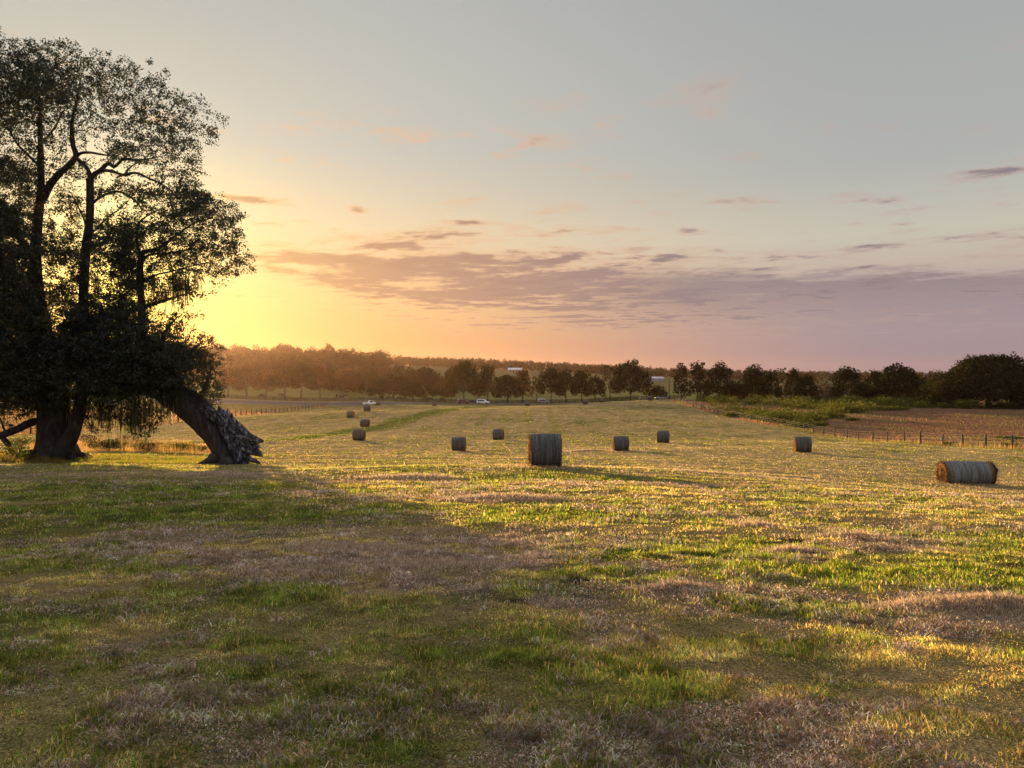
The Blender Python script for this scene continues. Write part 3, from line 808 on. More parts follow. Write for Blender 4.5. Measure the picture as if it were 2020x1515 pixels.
    # --- hanging moss
    def moss(root, org, spots, D):
        for (px, py, ln, cnt, sp) in spots:
            V = []; Q = []; T = []; n = 0
            for _ in range(cnt):
                p = at(px + rng.normal(0, sp), py + rng.normal(0, 5), D + rng.normal(0, .4))
                L = ln / F * D * rng.uniform(.4, 1.15); w = rng.uniform(.02, .055)
                k = 7
                t = np.linspace(0, 1, k)
                ox = np.cumsum(rng.normal(0, .03, k)); oy = np.cumsum(rng.normal(0, .03, k))
                a = rng.uniform(0, 3.14)
                ww = w * np.sin(np.clip(t * 2.6 + .35, 0, 3.0))
                ctr = np.stack([p[0] + ox, p[1] + oy, p[2] - t * L], 1)
                dv = np.array([math.cos(a), math.sin(a), 0])
                V.append(np.concatenate([ctr - np.outer(ww, dv), ctr + np.outer(ww, dv)]))
                i = np.arange(k - 1)
                Q.append(np.stack([i, i + 1, i + 1 + k, i + k], 1) + n); n += 2 * k
                T.append(np.full(2 * k, np.clip(rng.normal(.5, .2), 0, 1)))
            me = mesh_np('hanging_moss', np.concatenate(V) - org, [np.concatenate(Q)], M['moss'], {'tint': np.concatenate(T)})
            add('hanging_moss', me, root)
    moss(oak, oak_org, [(345, 535, 62, 40, 8), (362, 548, 55, 40, 9), (330, 560, 60, 24, 9), (390, 545, 30, 18, 12), (300, 545, 60, 24, 10), (210, 420, 50, 16, 6), (150, 400, 45, 14, 6), (250, 560, 60, 20, 10), (180, 540, 70, 24, 14),
                        (110, 560, 60, 18, 16), (20, 780, 60, 40, 18), (60, 775, 55, 28, 10), (150, 770, 70, 40, 8), (170, 790, 60, 36, 12), (200, 785, 70, 50, 12), (235, 795, 70, 50, 12), (262, 800, 75, 50, 8), (130, 800, 50, 20, 10), (75, 600, 60, 20, 12), (280, 600, 60, 20, 10)], OAK_D)
    moss(lean, ln_org, [(285, 785, 70, 46, 10), (310, 790, 50, 34, 10), (335, 795, 40, 20, 6), (350, 800, 26, 12, 5), (300, 760, 60, 24, 12), (405, 700, 30, 8, 8), (268, 790, 75, 34, 3)], LEAN_D)

    # --- the leaning tree
    mb = MB()
    wood(mb, [(448, 922, 0, 27), (445, 908, 0, 23), (437, 888, 0, 20), (425, 864, 0, 20), (408, 836, .1, 25), (385, 808, .3, 28), (352, 785, .6, 27), (314, 762, 1, 24), (268, 742, 1.5, 19), (225, 724, 1.9, 13), (180, 700, 2.2, 8), (140, 670, 2.4, 4)], 64, 26, .15, 31, LEAN_D)
    for (rows) in [[(424, 905, -.4, 14), (410, 910, -.7, 8), (398, 913, -.9, 3), (390, 915, -1, 1)], [(450, 912, -1, 12), (446, 917, -1.4, 6), (440, 919, -1.8, 2)], [(340, 790, .5, 10), (350, 740, .3, 7), (372, 700, .2, 4), (400, 672, .1, 1.5)],
                   [(300, 760, 1, 9), (310, 700, 1.2, 6), (330, 650, 1.3, 3.5), (350, 625, 1.3, 1)], [(250, 735, 1.6, 8), (230, 680, 1.8, 5), (240, 630, 2, 3)], [(388, 800, -.2, 7), (402, 772, -.3, 5), (412, 745, -.3, 3), (418, 722, -.3, 1.4)]]:
        wood(mb, rows, 14, 10, .12, 33, LEAN_D)
    add('trunk', mb.mesh('trunk', M['bark'], True, ln_org), lean)
    # torn slabs and splinters: jagged flattened spikes along the break
    mb = MB()
    LD = LEAN_D
    for (rows, n, seg, rough, sd) in [
        ([(430, 812, -.2, 8), (441, 824, -.3, 11), (453, 839, -.35, 13), (471, 857, -.4, 13), (490, 866, -.45, 9), (506, 869, -.45, 5.5), (520, 870, -.45, 1.2)], 34, 26, .42, 3),
        ([(440, 830, -.1, 10), (452, 848, -.2, 13), (468, 864, -.3, 14), (488, 880, -.4, 11), (503, 890, -.4, 7), (511, 894, -.4, 5), (518, 900, -.4, 1.4)], 34, 26, .45, 5),
        ([(446, 838, 0, 11), (458, 862, -.1, 13), (470, 884, -.15, 13), (475, 902, -.2, 11), (478, 920, -.2, 14)], 28, 26, .4, 7),
        ([(396, 800, -.5, 5), (410, 808, -.6, 8), (428, 820, -.6, 9), (444, 834, -.5, 8)], 20, 20, .4, 9),
        ([(498, 884, -.5, 5), (508, 880, -.5, 3.4), (515, 884, -.5, 1)], 10, 12, .4, 11),
        ([(482, 896, -.4, 6), (492, 906, -.5, 4), (503, 909, -.5, 3.2), (514, 915, -.5, 1.2)], 14, 12, .4, 13),
        ([(456, 840, -.4, 7), (452, 824, -.4, 5), (449, 805, -.35, .8)], 12, 14, .45, 15),
        ([(464, 848, -.4, 6), (460, 830, -.4, 4), (457, 814, -.4, .8)], 12, 14, .45, 17),
        ([(442, 828, -.5, 6), (436, 814, -.5, 4), (431, 800, -.5, .8)], 12, 14, .45, 19),
        ([(470, 880, -.7, 5), (474, 898, -.75, 4), (470, 912, -.8, 3), (462, 918, -.9, 1.5)], 14, 12, .4, 21)]:
        wood(mb, rows, n, seg * 2, rough * 1.15, sd, LEAN_D, .07)
    r = np.random.default_rng(61)
    ends = [(519, 871), (508, 874), (516, 899), (500, 890), (486, 900), (479, 912), (494, 868)]
    for k in range(34):   # loose torn fibres
        u = r.uniform(0, 1)
        a = np.array([np.interp(u, [0, .35, .7, 1], [410, 440, 455, 464]), np.interp(u, [0, .35, .7, 1], [806, 818, 836, 862])]) + r.normal(0, 3, 2)
        e = np.array(ends[r.integers(0, 7)]) + r.normal(0, 3, 2)
        e = a + (e - a) * r.uniform(.4, .95)
        m1 = a + (e - a) * .45 + r.normal(0, 1.6, 2) + np.array([1.5, 3.0]) * (1 - u); d0 = r.normal(-.62, .16)
        w0 = r.uniform(.9, 2.6)
        wood(mb, [(a[0], a[1], d0 + .1, w0 * .6), (m1[0], m1[1], d0, w0), ((m1[0] + e[0]) / 2, (m1[1] + e[1]) / 2 + 1, d0 - .05, w0 * .65), (e[0], e[1], d0 + .05, .3)], 12, 6, .3, int(k), LEAN_D)
    add('splintered_wood', mb.mesh('splintered_wood', M['dead_wood'], True, ln_org), lean)

    # --- broken limb lying left of the oak
    o = np.array([*at(30, 905, 48.5)[:2], 0]); o[2] = h1(o[0], o[1])
    fb = thing('fallen_limb', 'bare broken limb propped on the ground left of the oak trunk', 'branch', o)
    mb = MB()
    wood(mb, [(86, 826, 0, 7), (60, 834, -.5, 7.5), (36, 846, -1, 7), (10, 856, -1.3, 6.5), (-20, 866, -1.5, 6), (-70, 880, -1.6, 5), (-120, 905, -1.6, 4)], 26, 12, .15, 51, OAK_D)
    wood(mb, [(4, 862, -1.3, 5), (14, 874, -1.4, 5), (22, 888, -1.5, 4.5), (31, 899, -1.5, 4), (36, 910, -1.5, 3)], 16, 10, .12, 52, OAK_D)
    wood(mb, [(84, 894, -.5, 8), (64, 893, -.9, 7), (44, 897, -1.2, 6), (28, 904, -1.4, 5), (14, 914, -1.6, 3.4)], 18, 10, .15, 53, OAK_D)
    wood(mb, [(12, 854, -1.3, 3), (5, 838, -1.4, 2), (-2, 820, -1.5, 1.2)], 9, 7, .1, 54, OAK_D)
    add('branch', mb.mesh('branch', M['bark'], True, o), fb)


# ------------------------------------------------------------------ hay bales
def hay_mats():
    m, nt, out = new_mat('net_wrap')
    tc = N(nt, 'ShaderNodeTexCoord'); mp = N(nt, 'ShaderNodeMapping'); mp.inputs['Scale'].default_value = (9, .5, .5)
    nt.links.new(tc.outputs['Object'], mp.inputs[0])
    n = N(nt, 'ShaderNodeTexNoise'); n.inputs['Scale'].default_value = 1.6; n.inputs['Detail'].default_value = 5
    nt.links.new(mp.outputs[0], n.inputs['Vector'])
    n2 = N(nt, 'ShaderNodeTexNoise'); n2.inputs['Scale'].default_value = 22; n2.inputs['Detail'].default_value = 5
    nt.links.new(tc.outputs['Object'], n2.inputs['Vector'])
    c = ramp(nt, n.outputs[0], [(.3, (.045, .050, .043)), (.5, (.078, .080, .072)), (.62, (.115, .105, .092)), (.75, (.18, .17, .155))])
    c2 = ramp(nt, n2.outputs[0], [(.35, (.6, .58, .55)), (.7, (1.2, 1.2, 1.2))])
    mx = N(nt, 'ShaderNodeMix', data_type='RGBA', blend_type='MULTIPLY'); mx.inputs[0].default_value = 1
    nt.links.new(c, mx.inputs[6]); nt.links.new(c2, mx.inputs[7])
    b = N(nt, 'ShaderNodeBsdfPrincipled'); b.inputs['Roughness'].default_value = .7; b.inputs['Specular IOR Level'].default_value = .15
    nt.links.new(mx.outputs[2], b.inputs['Base Color'])
    bp = N(nt, 'ShaderNodeBump'); bp.inputs['Strength'].default_value = .5; bp.inputs['Distance'].default_value = .03
    nt.links.new(n2.outputs[0], bp.inputs['Height']); nt.links.new(bp.outputs[0], b.inputs['Normal'])
    nt.links.new(b.outputs[0], out.inputs[0])
    M['net'] = m
    pale = m.copy(); pale.name = 'pale_net_wrap'
    for nd in pale.node_tree.nodes:
        if nd.type == 'VALTORGB' and len(nd.color_ramp.elements) == 4:
            for el_, cc in zip(nd.color_ramp.elements, [(.075, .09, .075), (.14, .15, .13), (.21, .205, .18), (.30, .29, .265)]): el_.color = (*cc, 1)
    M['net_pale'] = pale
    m, nt, out = new_mat('rolled_hay')
    tc = N(nt, 'ShaderNodeTexCoord')
    n = N(nt, 'ShaderNodeTexNoise'); n.inputs['Scale'].default_value = 18; n.inputs['Detail'].default_value = 6
    nt.links.new(tc.outputs['Object'], n.inputs['Vector'])
    c = ramp(nt, n.outputs[0], [(.3, (.05, .025, .014)), (.5, (.14, .075, .036)), (.72, (.32, .19, .09))])
    b = N(nt, 'ShaderNodeBsdfDiffuse'); nt.links.new(c, b.inputs[0])
    bp = N(nt, 'ShaderNodeBump'); bp.inputs['Strength'].default_value = .9; bp.inputs['Distance'].default_value = .05
    nt.links.new(n.outputs[0], bp.inputs['Height']); nt.links.new(bp.outputs[0], b.inputs['Normal'])
    nt.links.new(b.outputs[0], out.inputs[0])
    M['hay'] = m


def bale_meshes(D, L, seed, seg=72, straws=700, ragged=0.0, wrap=(-.475, .475), net_mat=None):
    """net-wrapped roll along local x, resting at z = 0"""
    rng = np.random.default_rng(seed)
    R = D / 2
    th = np.linspace(0, 2 * math.pi, seg, endpoint=False)
    def ring(x, k=1.0, ax=0.0):
        u = x / (L / 2)
        r = R * k * (1 - .045 * np.abs(u) ** 5) * (1 + .022 * (2 * fbm(np.cos(th) * 1.5 + x * 1.3, np.sin(th) * 1.5 + seed, seed, 3) - 1))
        yy = r * np.sin(th); zz = r * np.cos(th)
        zz = np.where(zz < -R * .86, -R * .86 + (zz + R * .86) * .25, zz) + R * .895
        yy = yy * (1 + .035 * np.exp(-((zz - R * .3) / (R * .4)) ** 2))
        return np.stack([np.full(seg, x + ax), yy * 1.01, zz], 1)
    def shell(rings):
        n = len(rings); k = np.arange(seg); k2 = (k + 1) % seg
        return np.concatenate(rings), np.concatenate([np.stack([i * seg + k, i * seg + k2, (i + 1) * seg + k2, (i + 1) * seg + k], 1) for i in range(n - 1)])
    xs = np.linspace(wrap[0] * L, wrap[1] * L, 22)
    mb = MB()
    v, q = shell([ring(x, 1.012) for x in xs]); mb.put(v, q)
    # rolled rim of the net, folded a little onto the end
    net = mb.mesh('net_wrap', net_mat or M['net'], True)
    mb = MB()
    rings = []
    for sgn in (-1, 1):
        prof = [(.5, .03), (.5, .2), (.495, .4), (.5, .62), (.505, .8), (.497, .93), (.46, .985)]
        rr = []
        for (xx, k) in prof:
            p = ring(sgn * xx * L, k)
            pass
            lay = .03 * np.sin(k * 34 + th * 1.0) + .05 * (fbm(np.cos(th) * 2 + k * 9, np.sin(th) * 2, seed + 5, 3) - .5)
            p[:, 0] += sgn * (lay * (1 if k < .97 else 0) + (ragged * .5 * np.abs(fbm(np.cos(th) * 2.6 + k * 3, np.sin(th) * 2.6, seed + 9, 4) - .3) if sgn > 0 and .5 < k < .97 else 0))
            rr.append(p)
        rings += rr if sgn < 0 else rr[::-1]
    v, q = shell(rings); mb.put(v, q)
    # loose straws fuzzing the ends and a few through the net
    n = straws
    sg = rng.choice([-1, 1], n); k = np.sqrt(rng.uniform(.02, 1.0, n)); a = rng.uniform(0, 2 * math.pi, n)
    body = rng.uniform(0, 1, n) < .22
    x = np.where(body, rng.uniform(-.48, .48, n) * L, sg * L * .5)
    k = np.where(body, 1.0, k)
    p = np.stack([x, R * k * np.sin(a), R * .895 + R * k * np.cos(a)], 1)
    p[:, 2] = np.maximum(p[:, 2], .01)
    dr = rng.normal(0, 1, (n, 3)); dr[:, 0] = np.where(body, dr[:, 0] * .6, np.abs(dr[:, 0]) * sg)
    dr += np.where(body[:, None], np.stack([np.zeros(n), np.sin(a), np.cos(a)], 1), 0)
    dr /= np.linalg.norm(dr, axis=1)[:, None]
    ln = rng.uniform(.04, .15, n) * np.where((sg > 0) & ~body, 1 + ragged * 1.6, 1) * np.where(body, .5, 1)
    w = np.cross(dr, rng.normal(size=(n, 3))); w /= np.linalg.norm(w, axis=1)[:, None]; w *= .006
    v = np.stack([p - w, p + w, p + dr * ln[:, None]], 1).reshape(-1, 3)
    mb.put(v, None, np.arange(3 * n).reshape(n, 3))
    return net, mb.mesh('hay', M['hay'], True)


def build_bales():
    hay_mats()
    G = 'round hay bales lying on the mown meadow'
    def bale(px, py, d, label, meshes, rot=0.0):
        x = (px - CX) / F * d
        o = thing('hay_bale', label, 'hay bale', (x, d, h1(x, d) - .04), G, math.radians(rot))
        add('net_wrap', meshes[0], o); add('hay', meshes[1], o)
        return o
    hero = bale_meshes(1.5, 1.28, 1, 96, 1500)
    bale(1075, 924, 32, 'largest hay bale, nearest the middle of the meadow, seen side on with a dark wrap', hero, 2)
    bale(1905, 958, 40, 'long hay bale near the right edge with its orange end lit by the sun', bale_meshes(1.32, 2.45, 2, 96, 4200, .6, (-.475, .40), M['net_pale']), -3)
    old = M['hay'].copy(); old.name = 'darker_hay'  # darker copy of the hay for the right end of the long bale
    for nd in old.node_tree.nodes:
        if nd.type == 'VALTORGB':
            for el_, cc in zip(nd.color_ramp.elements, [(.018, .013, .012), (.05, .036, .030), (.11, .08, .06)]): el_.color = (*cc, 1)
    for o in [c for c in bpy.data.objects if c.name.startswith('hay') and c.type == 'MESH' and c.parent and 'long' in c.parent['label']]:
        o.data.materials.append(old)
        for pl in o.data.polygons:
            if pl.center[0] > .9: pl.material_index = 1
    p = bale_meshes(1.5, 1.35, 3, 64, 500)
    root = None
    for (px, py, d, rot, label) in [
        (905, 889, 75, 3, 'hay bale left of the largest bale, about half its height'),
        (1225, 890, 70, -3, 'hay bale just right of the largest bale with a lit left rim'),
        (1308, 874, 90, -15, 'hay bale set further back than the one right of the largest bale'),
        (983, 867, 102, -9, 'smaller hay bale behind and left of the largest bale'),
        (1583, 892, 68, -12, 'hay bale standing alone in front of the right wire fence'),
        (708, 870, 94, -2, 'front bale of the loose group beside the green grass strip'),
        (720, 841, 137, -16, 'bale with its right end turned to view at the green strip edge'),
        (692, 823, 160, -5, 'leftmost bale of the group left of the green grass strip'),
        (724, 812, 173, 4, 'rearmost bale of the group left of the green grass strip'),
        (857, 800.5, 250, 0, 'tiny far bale on the field edge below the round topped small tree'),
        (1041, 801, 250, 0, 'tiny far bale on the field edge just right of the white car'),
        (1155, 798, 225, 0, 'tiny far bale on the crest in front of the dark board fence and tall oak'),
        (1187, 794, 255, 0, 'tiny far bale at the left end of the roadside hedge'),
        (1282, 790, 232, -20, 'pale far bale at the crest below the small round dark tree'),
        (746, 799, 264, 0, 'dark far bale beside the white pickup at the road')]:
        x = (px - CX) / F * d
        loc = (x, d, h1(x, d) - .03)
        if root is None:
            root = bale(px, py, d, label, p, rot)
        else:
            dup(root, loc, math.radians(rot), label)
    # an old weathered bale without wrap in the brush on the right
    x, y = (1683 - CX) / F * 236, 236
    o = thing('old_hay_bale', 'brown unwrapped round bale half hidden in brush before the right trees', 'hay bale', (x, y, h1(x, y) + .9), None, .4)
    add('hay', bale_meshes(1.5, 1.3, 9, 48, 200)[1], o)


# ------------------------------------------------------------------ fences, road, pole
def build_fences():
    rng = np.random.default_rng(9)
    def wire_fence(name, label, x, y0, y1, sp, wires, hgt, rail=False, thick=1.0):
        o = thing(name, label, 'fence', (x, y0, h1(x, y0)))
        org = np.array(o.location)
        n = int((y1 - y0) / sp)
        tops = []
        for i in range(n + 1):
            y = y0 + i * sp + rng.uniform(-.25, .25); xx = x + rng.uniform(-.08, .08)
            g = h1(xx, y); hh = hgt * rng.uniform(.9, 1.08); r = rng.uniform(.065, .10) * thick
            ln = rng.normal(0, .03, 2)
            mb = MB()
            mb.tube([(xx, y, g - .3), (xx + ln[0] * .5, y + ln[1] * .5, g + hh * .5), (xx + ln[0], y + ln[1], g + hh - .03), (xx + ln[0], y + ln[1], g + hh)], [r * 1.05, r, r * .96, r * .7], 8, .1, i)
            add('post', mb.mesh('post', M['post'], True, org), o)
            tops.append((xx, y, g, hh))
        for k in wires:
            mb = MB()
            pts = []
            for (a, b) in zip(tops[:-1], tops[1:]):
                pts.append((a[0] - .07, a[1], a[2] + k * a[3]))
                pts.append(((a[0] + b[0]) / 2 - .07, (a[1] + b[1]) / 2, (a[2] + b[2]) / 2 + k * (a[3] + b[3]) / 2 - .03))
            pts.append((tops[-1][0] - .07, tops[-1][1], tops[-1][2] + k * tops[-1][3]))
            rr = .03 if rail and k == wires[1] else .007
            mb.tube(pts, np.full(len(pts), rr), 4)
            add('rail' if rr > .01 else 'wire', mb.mesh('wire', M['post'] if rr > .01 else M['wire'], False, org), o)
        return o
    wire_fence('wire_fence', 'post and wire fence between the mown meadow and the red grass field', FENCE_R, 61, 221, 4.0, (.25, .5, .75, .95), 1.42, False, 1.15)
    wire_fence('post_fence', 'low wooden post fence along the left side of the meadow towards the road', FENCE_L, 97, 298, 4.2, (.3, .55, .9), 1.55, True, 1.7)

    # road and its far-side black board fence
    R = np.array([gpt_road(*p) for p in ((-420, 309), (-250, 309), (-118, 308), (-58, 299), (-10, 277), (26, 280), (51, 277), (90, 283), (200, 300))])
    P = spline(np.c_[R, np.zeros(len(R))], 160)[:, :2]
    t = np.gradient(P, axis=0); t /= np.linalg.norm(t, axis=1)[:, None]; nrm = np.c_[-t[:, 1], t[:, 0]]
    def strip(name, o0, o1, dz, mat, k=5):
        offs = np.linspace(o0, o1, k)
        V = []
        for off in offs:
            q = P + nrm * off
            V.append(np.c_[q, H(q[:, 0], q[:, 1]) + dz])
        V = np.concatenate(V); n = len(P); idx = np.arange(len(V)).reshape(k, n)
        q = np.stack([idx[:-1, :-1], idx[:-1, 1:], idx[1:, 1:], idx[1:, :-1]], -1).reshape(-1, 4)[:, ::-1]
        return mesh_np(name, V, [q], mat, None, True)
    tag(add('road', strip('road', -8.5, 6.5, .10, M['asphalt'], 13)), 'grey asphalt road crossing behind the meadow', 'road', kind='structure')
    tag(add('road_marking', strip('road_marking', 5.8, 6.25, .135, M['road_paint'], 2)), 'white edge line along the far side of the road', 'road marking', kind='structure')
    tag(add('road_marking', strip('road_marking', -7.4, -7.15, .135, M['road_paint'], 2)), 'white edge line along the near side of the road', 'road marking', kind='structure')
    q = P + nrm * 9.5
    s = np.concatenate([[0], np.cumsum(np.linalg.norm(np.diff(q, axis=0), axis=1))])
    k0, k1 = np.interp(-135, q[:, 0], s), np.interp(66, q[:, 0], s)
    ss = np.arange(k0, k1, 3.0)
    fx, fy = np.interp(ss, s, q[:, 0]), np.interp(ss, s, q[:, 1]); fz = H(fx, fy)
    o = thing('board_fence', 'black board fence running along the far side of the road', 'fence', (fx[0], fy[0], fz[0]))
    org = np.array(o.location)
    for i in range(len(fx)):
        mb = MB(); mb.box((fx[i] - .07, fy[i] - .07, fz[i] - .2), (fx[i] + .07, fy[i] + .07, fz[i] + 1.5))
        add('post', mb.mesh('post', M['black_board'], False, org), o)
    for k in range(4):
        mb = MB()
        for i in range(len(fx) - 1):
            a = np.array([fx[i], fy[i] - .085, fz[i] + .28 + .36 * k]); b = np.array([fx[i + 1], fy[i + 1] - .085, fz[i + 1] + .28 + .36 * k])
            e = (b - a) * .003
            a = a + e; b = b - e
            hgt = np.array([0, 0, .22]); dp = np.array([0, -.028, 0])
            mb.put([a, b, b + dp, a + dp, a + hgt, b + hgt, b + hgt + dp, a + hgt + dp], [(0, 1, 2, 3), (4, 7, 6, 5), (0, 4, 5, 1), (3, 2, 6, 7), (0, 3, 7, 4), (1, 5, 6, 2)])
        add('board', mb.mesh('board', M['black_board'], False, org), o)

    # lone utility pole
    x, d = (1320 - CX) / F * 292, 292
    g = h1(x, d); top = ZC - (746 - HY) / F * d
    o = thing('utility_pole', 'thin dark utility pole between the small round tree and the tall right trees', 'pole', (x, d, g))
    mb = MB(); mb.tube([(0, 0, -.5), (.02, 0, 3), (0.05, 0, top - g)], [.17, .15, .11], 10, .03, 1)
    add('pole', mb.mesh('pole', M['post'], True), o)
    mb = MB()
    mb.tube([(.05, 0, top - g), (.05, 0, top - g + .1), (.05, 0, top - g + .16), (.05, 0, top - g + .24)], [.03, .06, .06, .03], 8)
    add('insulator', mb.mesh('insulator', M['wire'], True), o)
    # small white marker post by the hedge
    x, d = (1262 - CX) / F * 281, 281
    o = thing('marker_post', 'small white marker post at the right end of the roadside hedge', 'post', (x, d, h1(x, d)))
    mb = MB(); mb.box((-.06, -.06, -.2), (.06, .06, 1.35)); mb.box((-.3, -.08, .85), (.3, -.063, 1.45))
    add('board', mb.mesh('board', M['road_paint'], False), o)


def gpt_road(x, y): return (x, y)


# ------------------------------------------------------------------ vehicles, animals, buildings
def paint(name, col, rough=.3):
    m = noise_mat(name, [(.2, tuple(c * .9 for c in col)), (.8, col)], 1.5, 3, rough, spec=.5)
    return m


def make_car(label, loc, rotz, col, kind='car', name='parked_car', pm=None):
    o = thing(name, label, 'car' if kind != 'pickup' else 'pickup truck', loc, 'vehicles along the road', rotz)
    body = paint('car_paint', col)
    prof = {'car': [(-2.2, .35), (-2.25, .75), (-2.1, .95), (-1.5, 1.0), (-.9, 1.42), (.5, 1.45), (1.15, 1.0), (2.0, .88), (2.25, .65), (2.25, .35)],
            'suv': [(-2.3, .4), (-2.35, .95), (-2.2, 1.1), (-2.0, 1.68), (-1.4, 1.75), (.5, 1.72), (1.1, 1.15), (2.1, 1.02), (2.35, .8), (2.35, .4)],
            'pickup': [(-2.8, .5), (-2.85, 1.1), (-.75, 1.12), (-.65, 1.8), (.7, 1.82), (1.35, 1.2), (2.5, 1.08), (2.75, .85), (2.75, .5)]}[kind]
    P = np.array(prof); n = len(P)
    W = .9
    mb = MB()
    layers = [(-W, .96), (-W * .93, 1.0), (W * .93, 1.0), (W, .96)]
    V = []
    for (yy, k) in layers:
        for (x, z) in P:
            tilt = 1 - .14 * max(0, (z - 1.0))
            V.append((x * k, yy * tilt, .35 + (z - .35) * (k if z > .5 else 1)))
    V = np.array(V); idx = np.arange(len(V)).reshape(4, n)
    q = []
    for a in range(3):
        i = np.arange(n); j = (i + 1) % n
        q.append(np.stack([idx[a][i], idx[a][j], idx[a + 1][j], idx[a + 1][i]], -1))
    c = len(V); V = np.vstack([V, [(0, -W * .97, .75)], [(0, W * .97, .75)]])
    i = np.arange(n); j = (i + 1) % n
    t = np.concatenate([np.stack([idx[0][j], idx[0][i], np.full(n, c)], -1), np.stack([idx[3][i], idx[3][j], np.full(n, c + 1)], -1)])
    mb.put(V, np.concatenate(q), t)
    add('body', mb.mesh('body', body, False), o)
    gl = paint('car_glass', (.02, .022, .025), .1)
    z0, z1 = {'car': (1.0, 1.38), 'suv': (1.12, 1.62), 'pickup': (1.2, 1.74)}[kind]
    x0, x1 = {'car': (-1.2, .75), 'suv': (-1.85, .7), 'pickup': (-.5, .85)}[kind]
    for sgn in (-1, 1):
        mb = MB(); y0 = sgn * (W * .985)
        y1 = sgn * (W * (1 - .14 * (z1 - 1)) + .012)
        mb.put([(x0, y0, z0), (x1 + .2, y0, z0), (x1 - .25, y1, z1), (x0 + .2, y1, z1), (x0, y0 * .9, z0), (x1 + .2, y0 * .9, z0), (x1 - .25, y1 * .9, z1), (x0 + .2, y1 * .9, z1)],
               [(0, 1, 2, 3), (7, 6, 5, 4), (0, 4, 5, 1), (3, 2, 6, 7), (1, 5, 6, 2), (0, 3, 7, 4)])
        add('side_window', mb.mesh('side_window', gl, False), o)
    ty = paint('tyre', (.015, .015, .015), .8)
    for sx in (-1.4, 1.42):
        for sy in (-1, 1):
            mb = MB(); mb.tube([(sx, sy * .68, .34), (sx, sy * .92, .34)], [.34, .34], 16)
            w = add('wheel', mb.mesh('wheel', ty, True), o)
            mb = MB(); mb.tube([(sx, sy * .9, .34), (sx, sy * .93, .34)], [.19, .17], 12)
            add('rim', mb.mesh('rim', M['wire'], True), w)
    return o


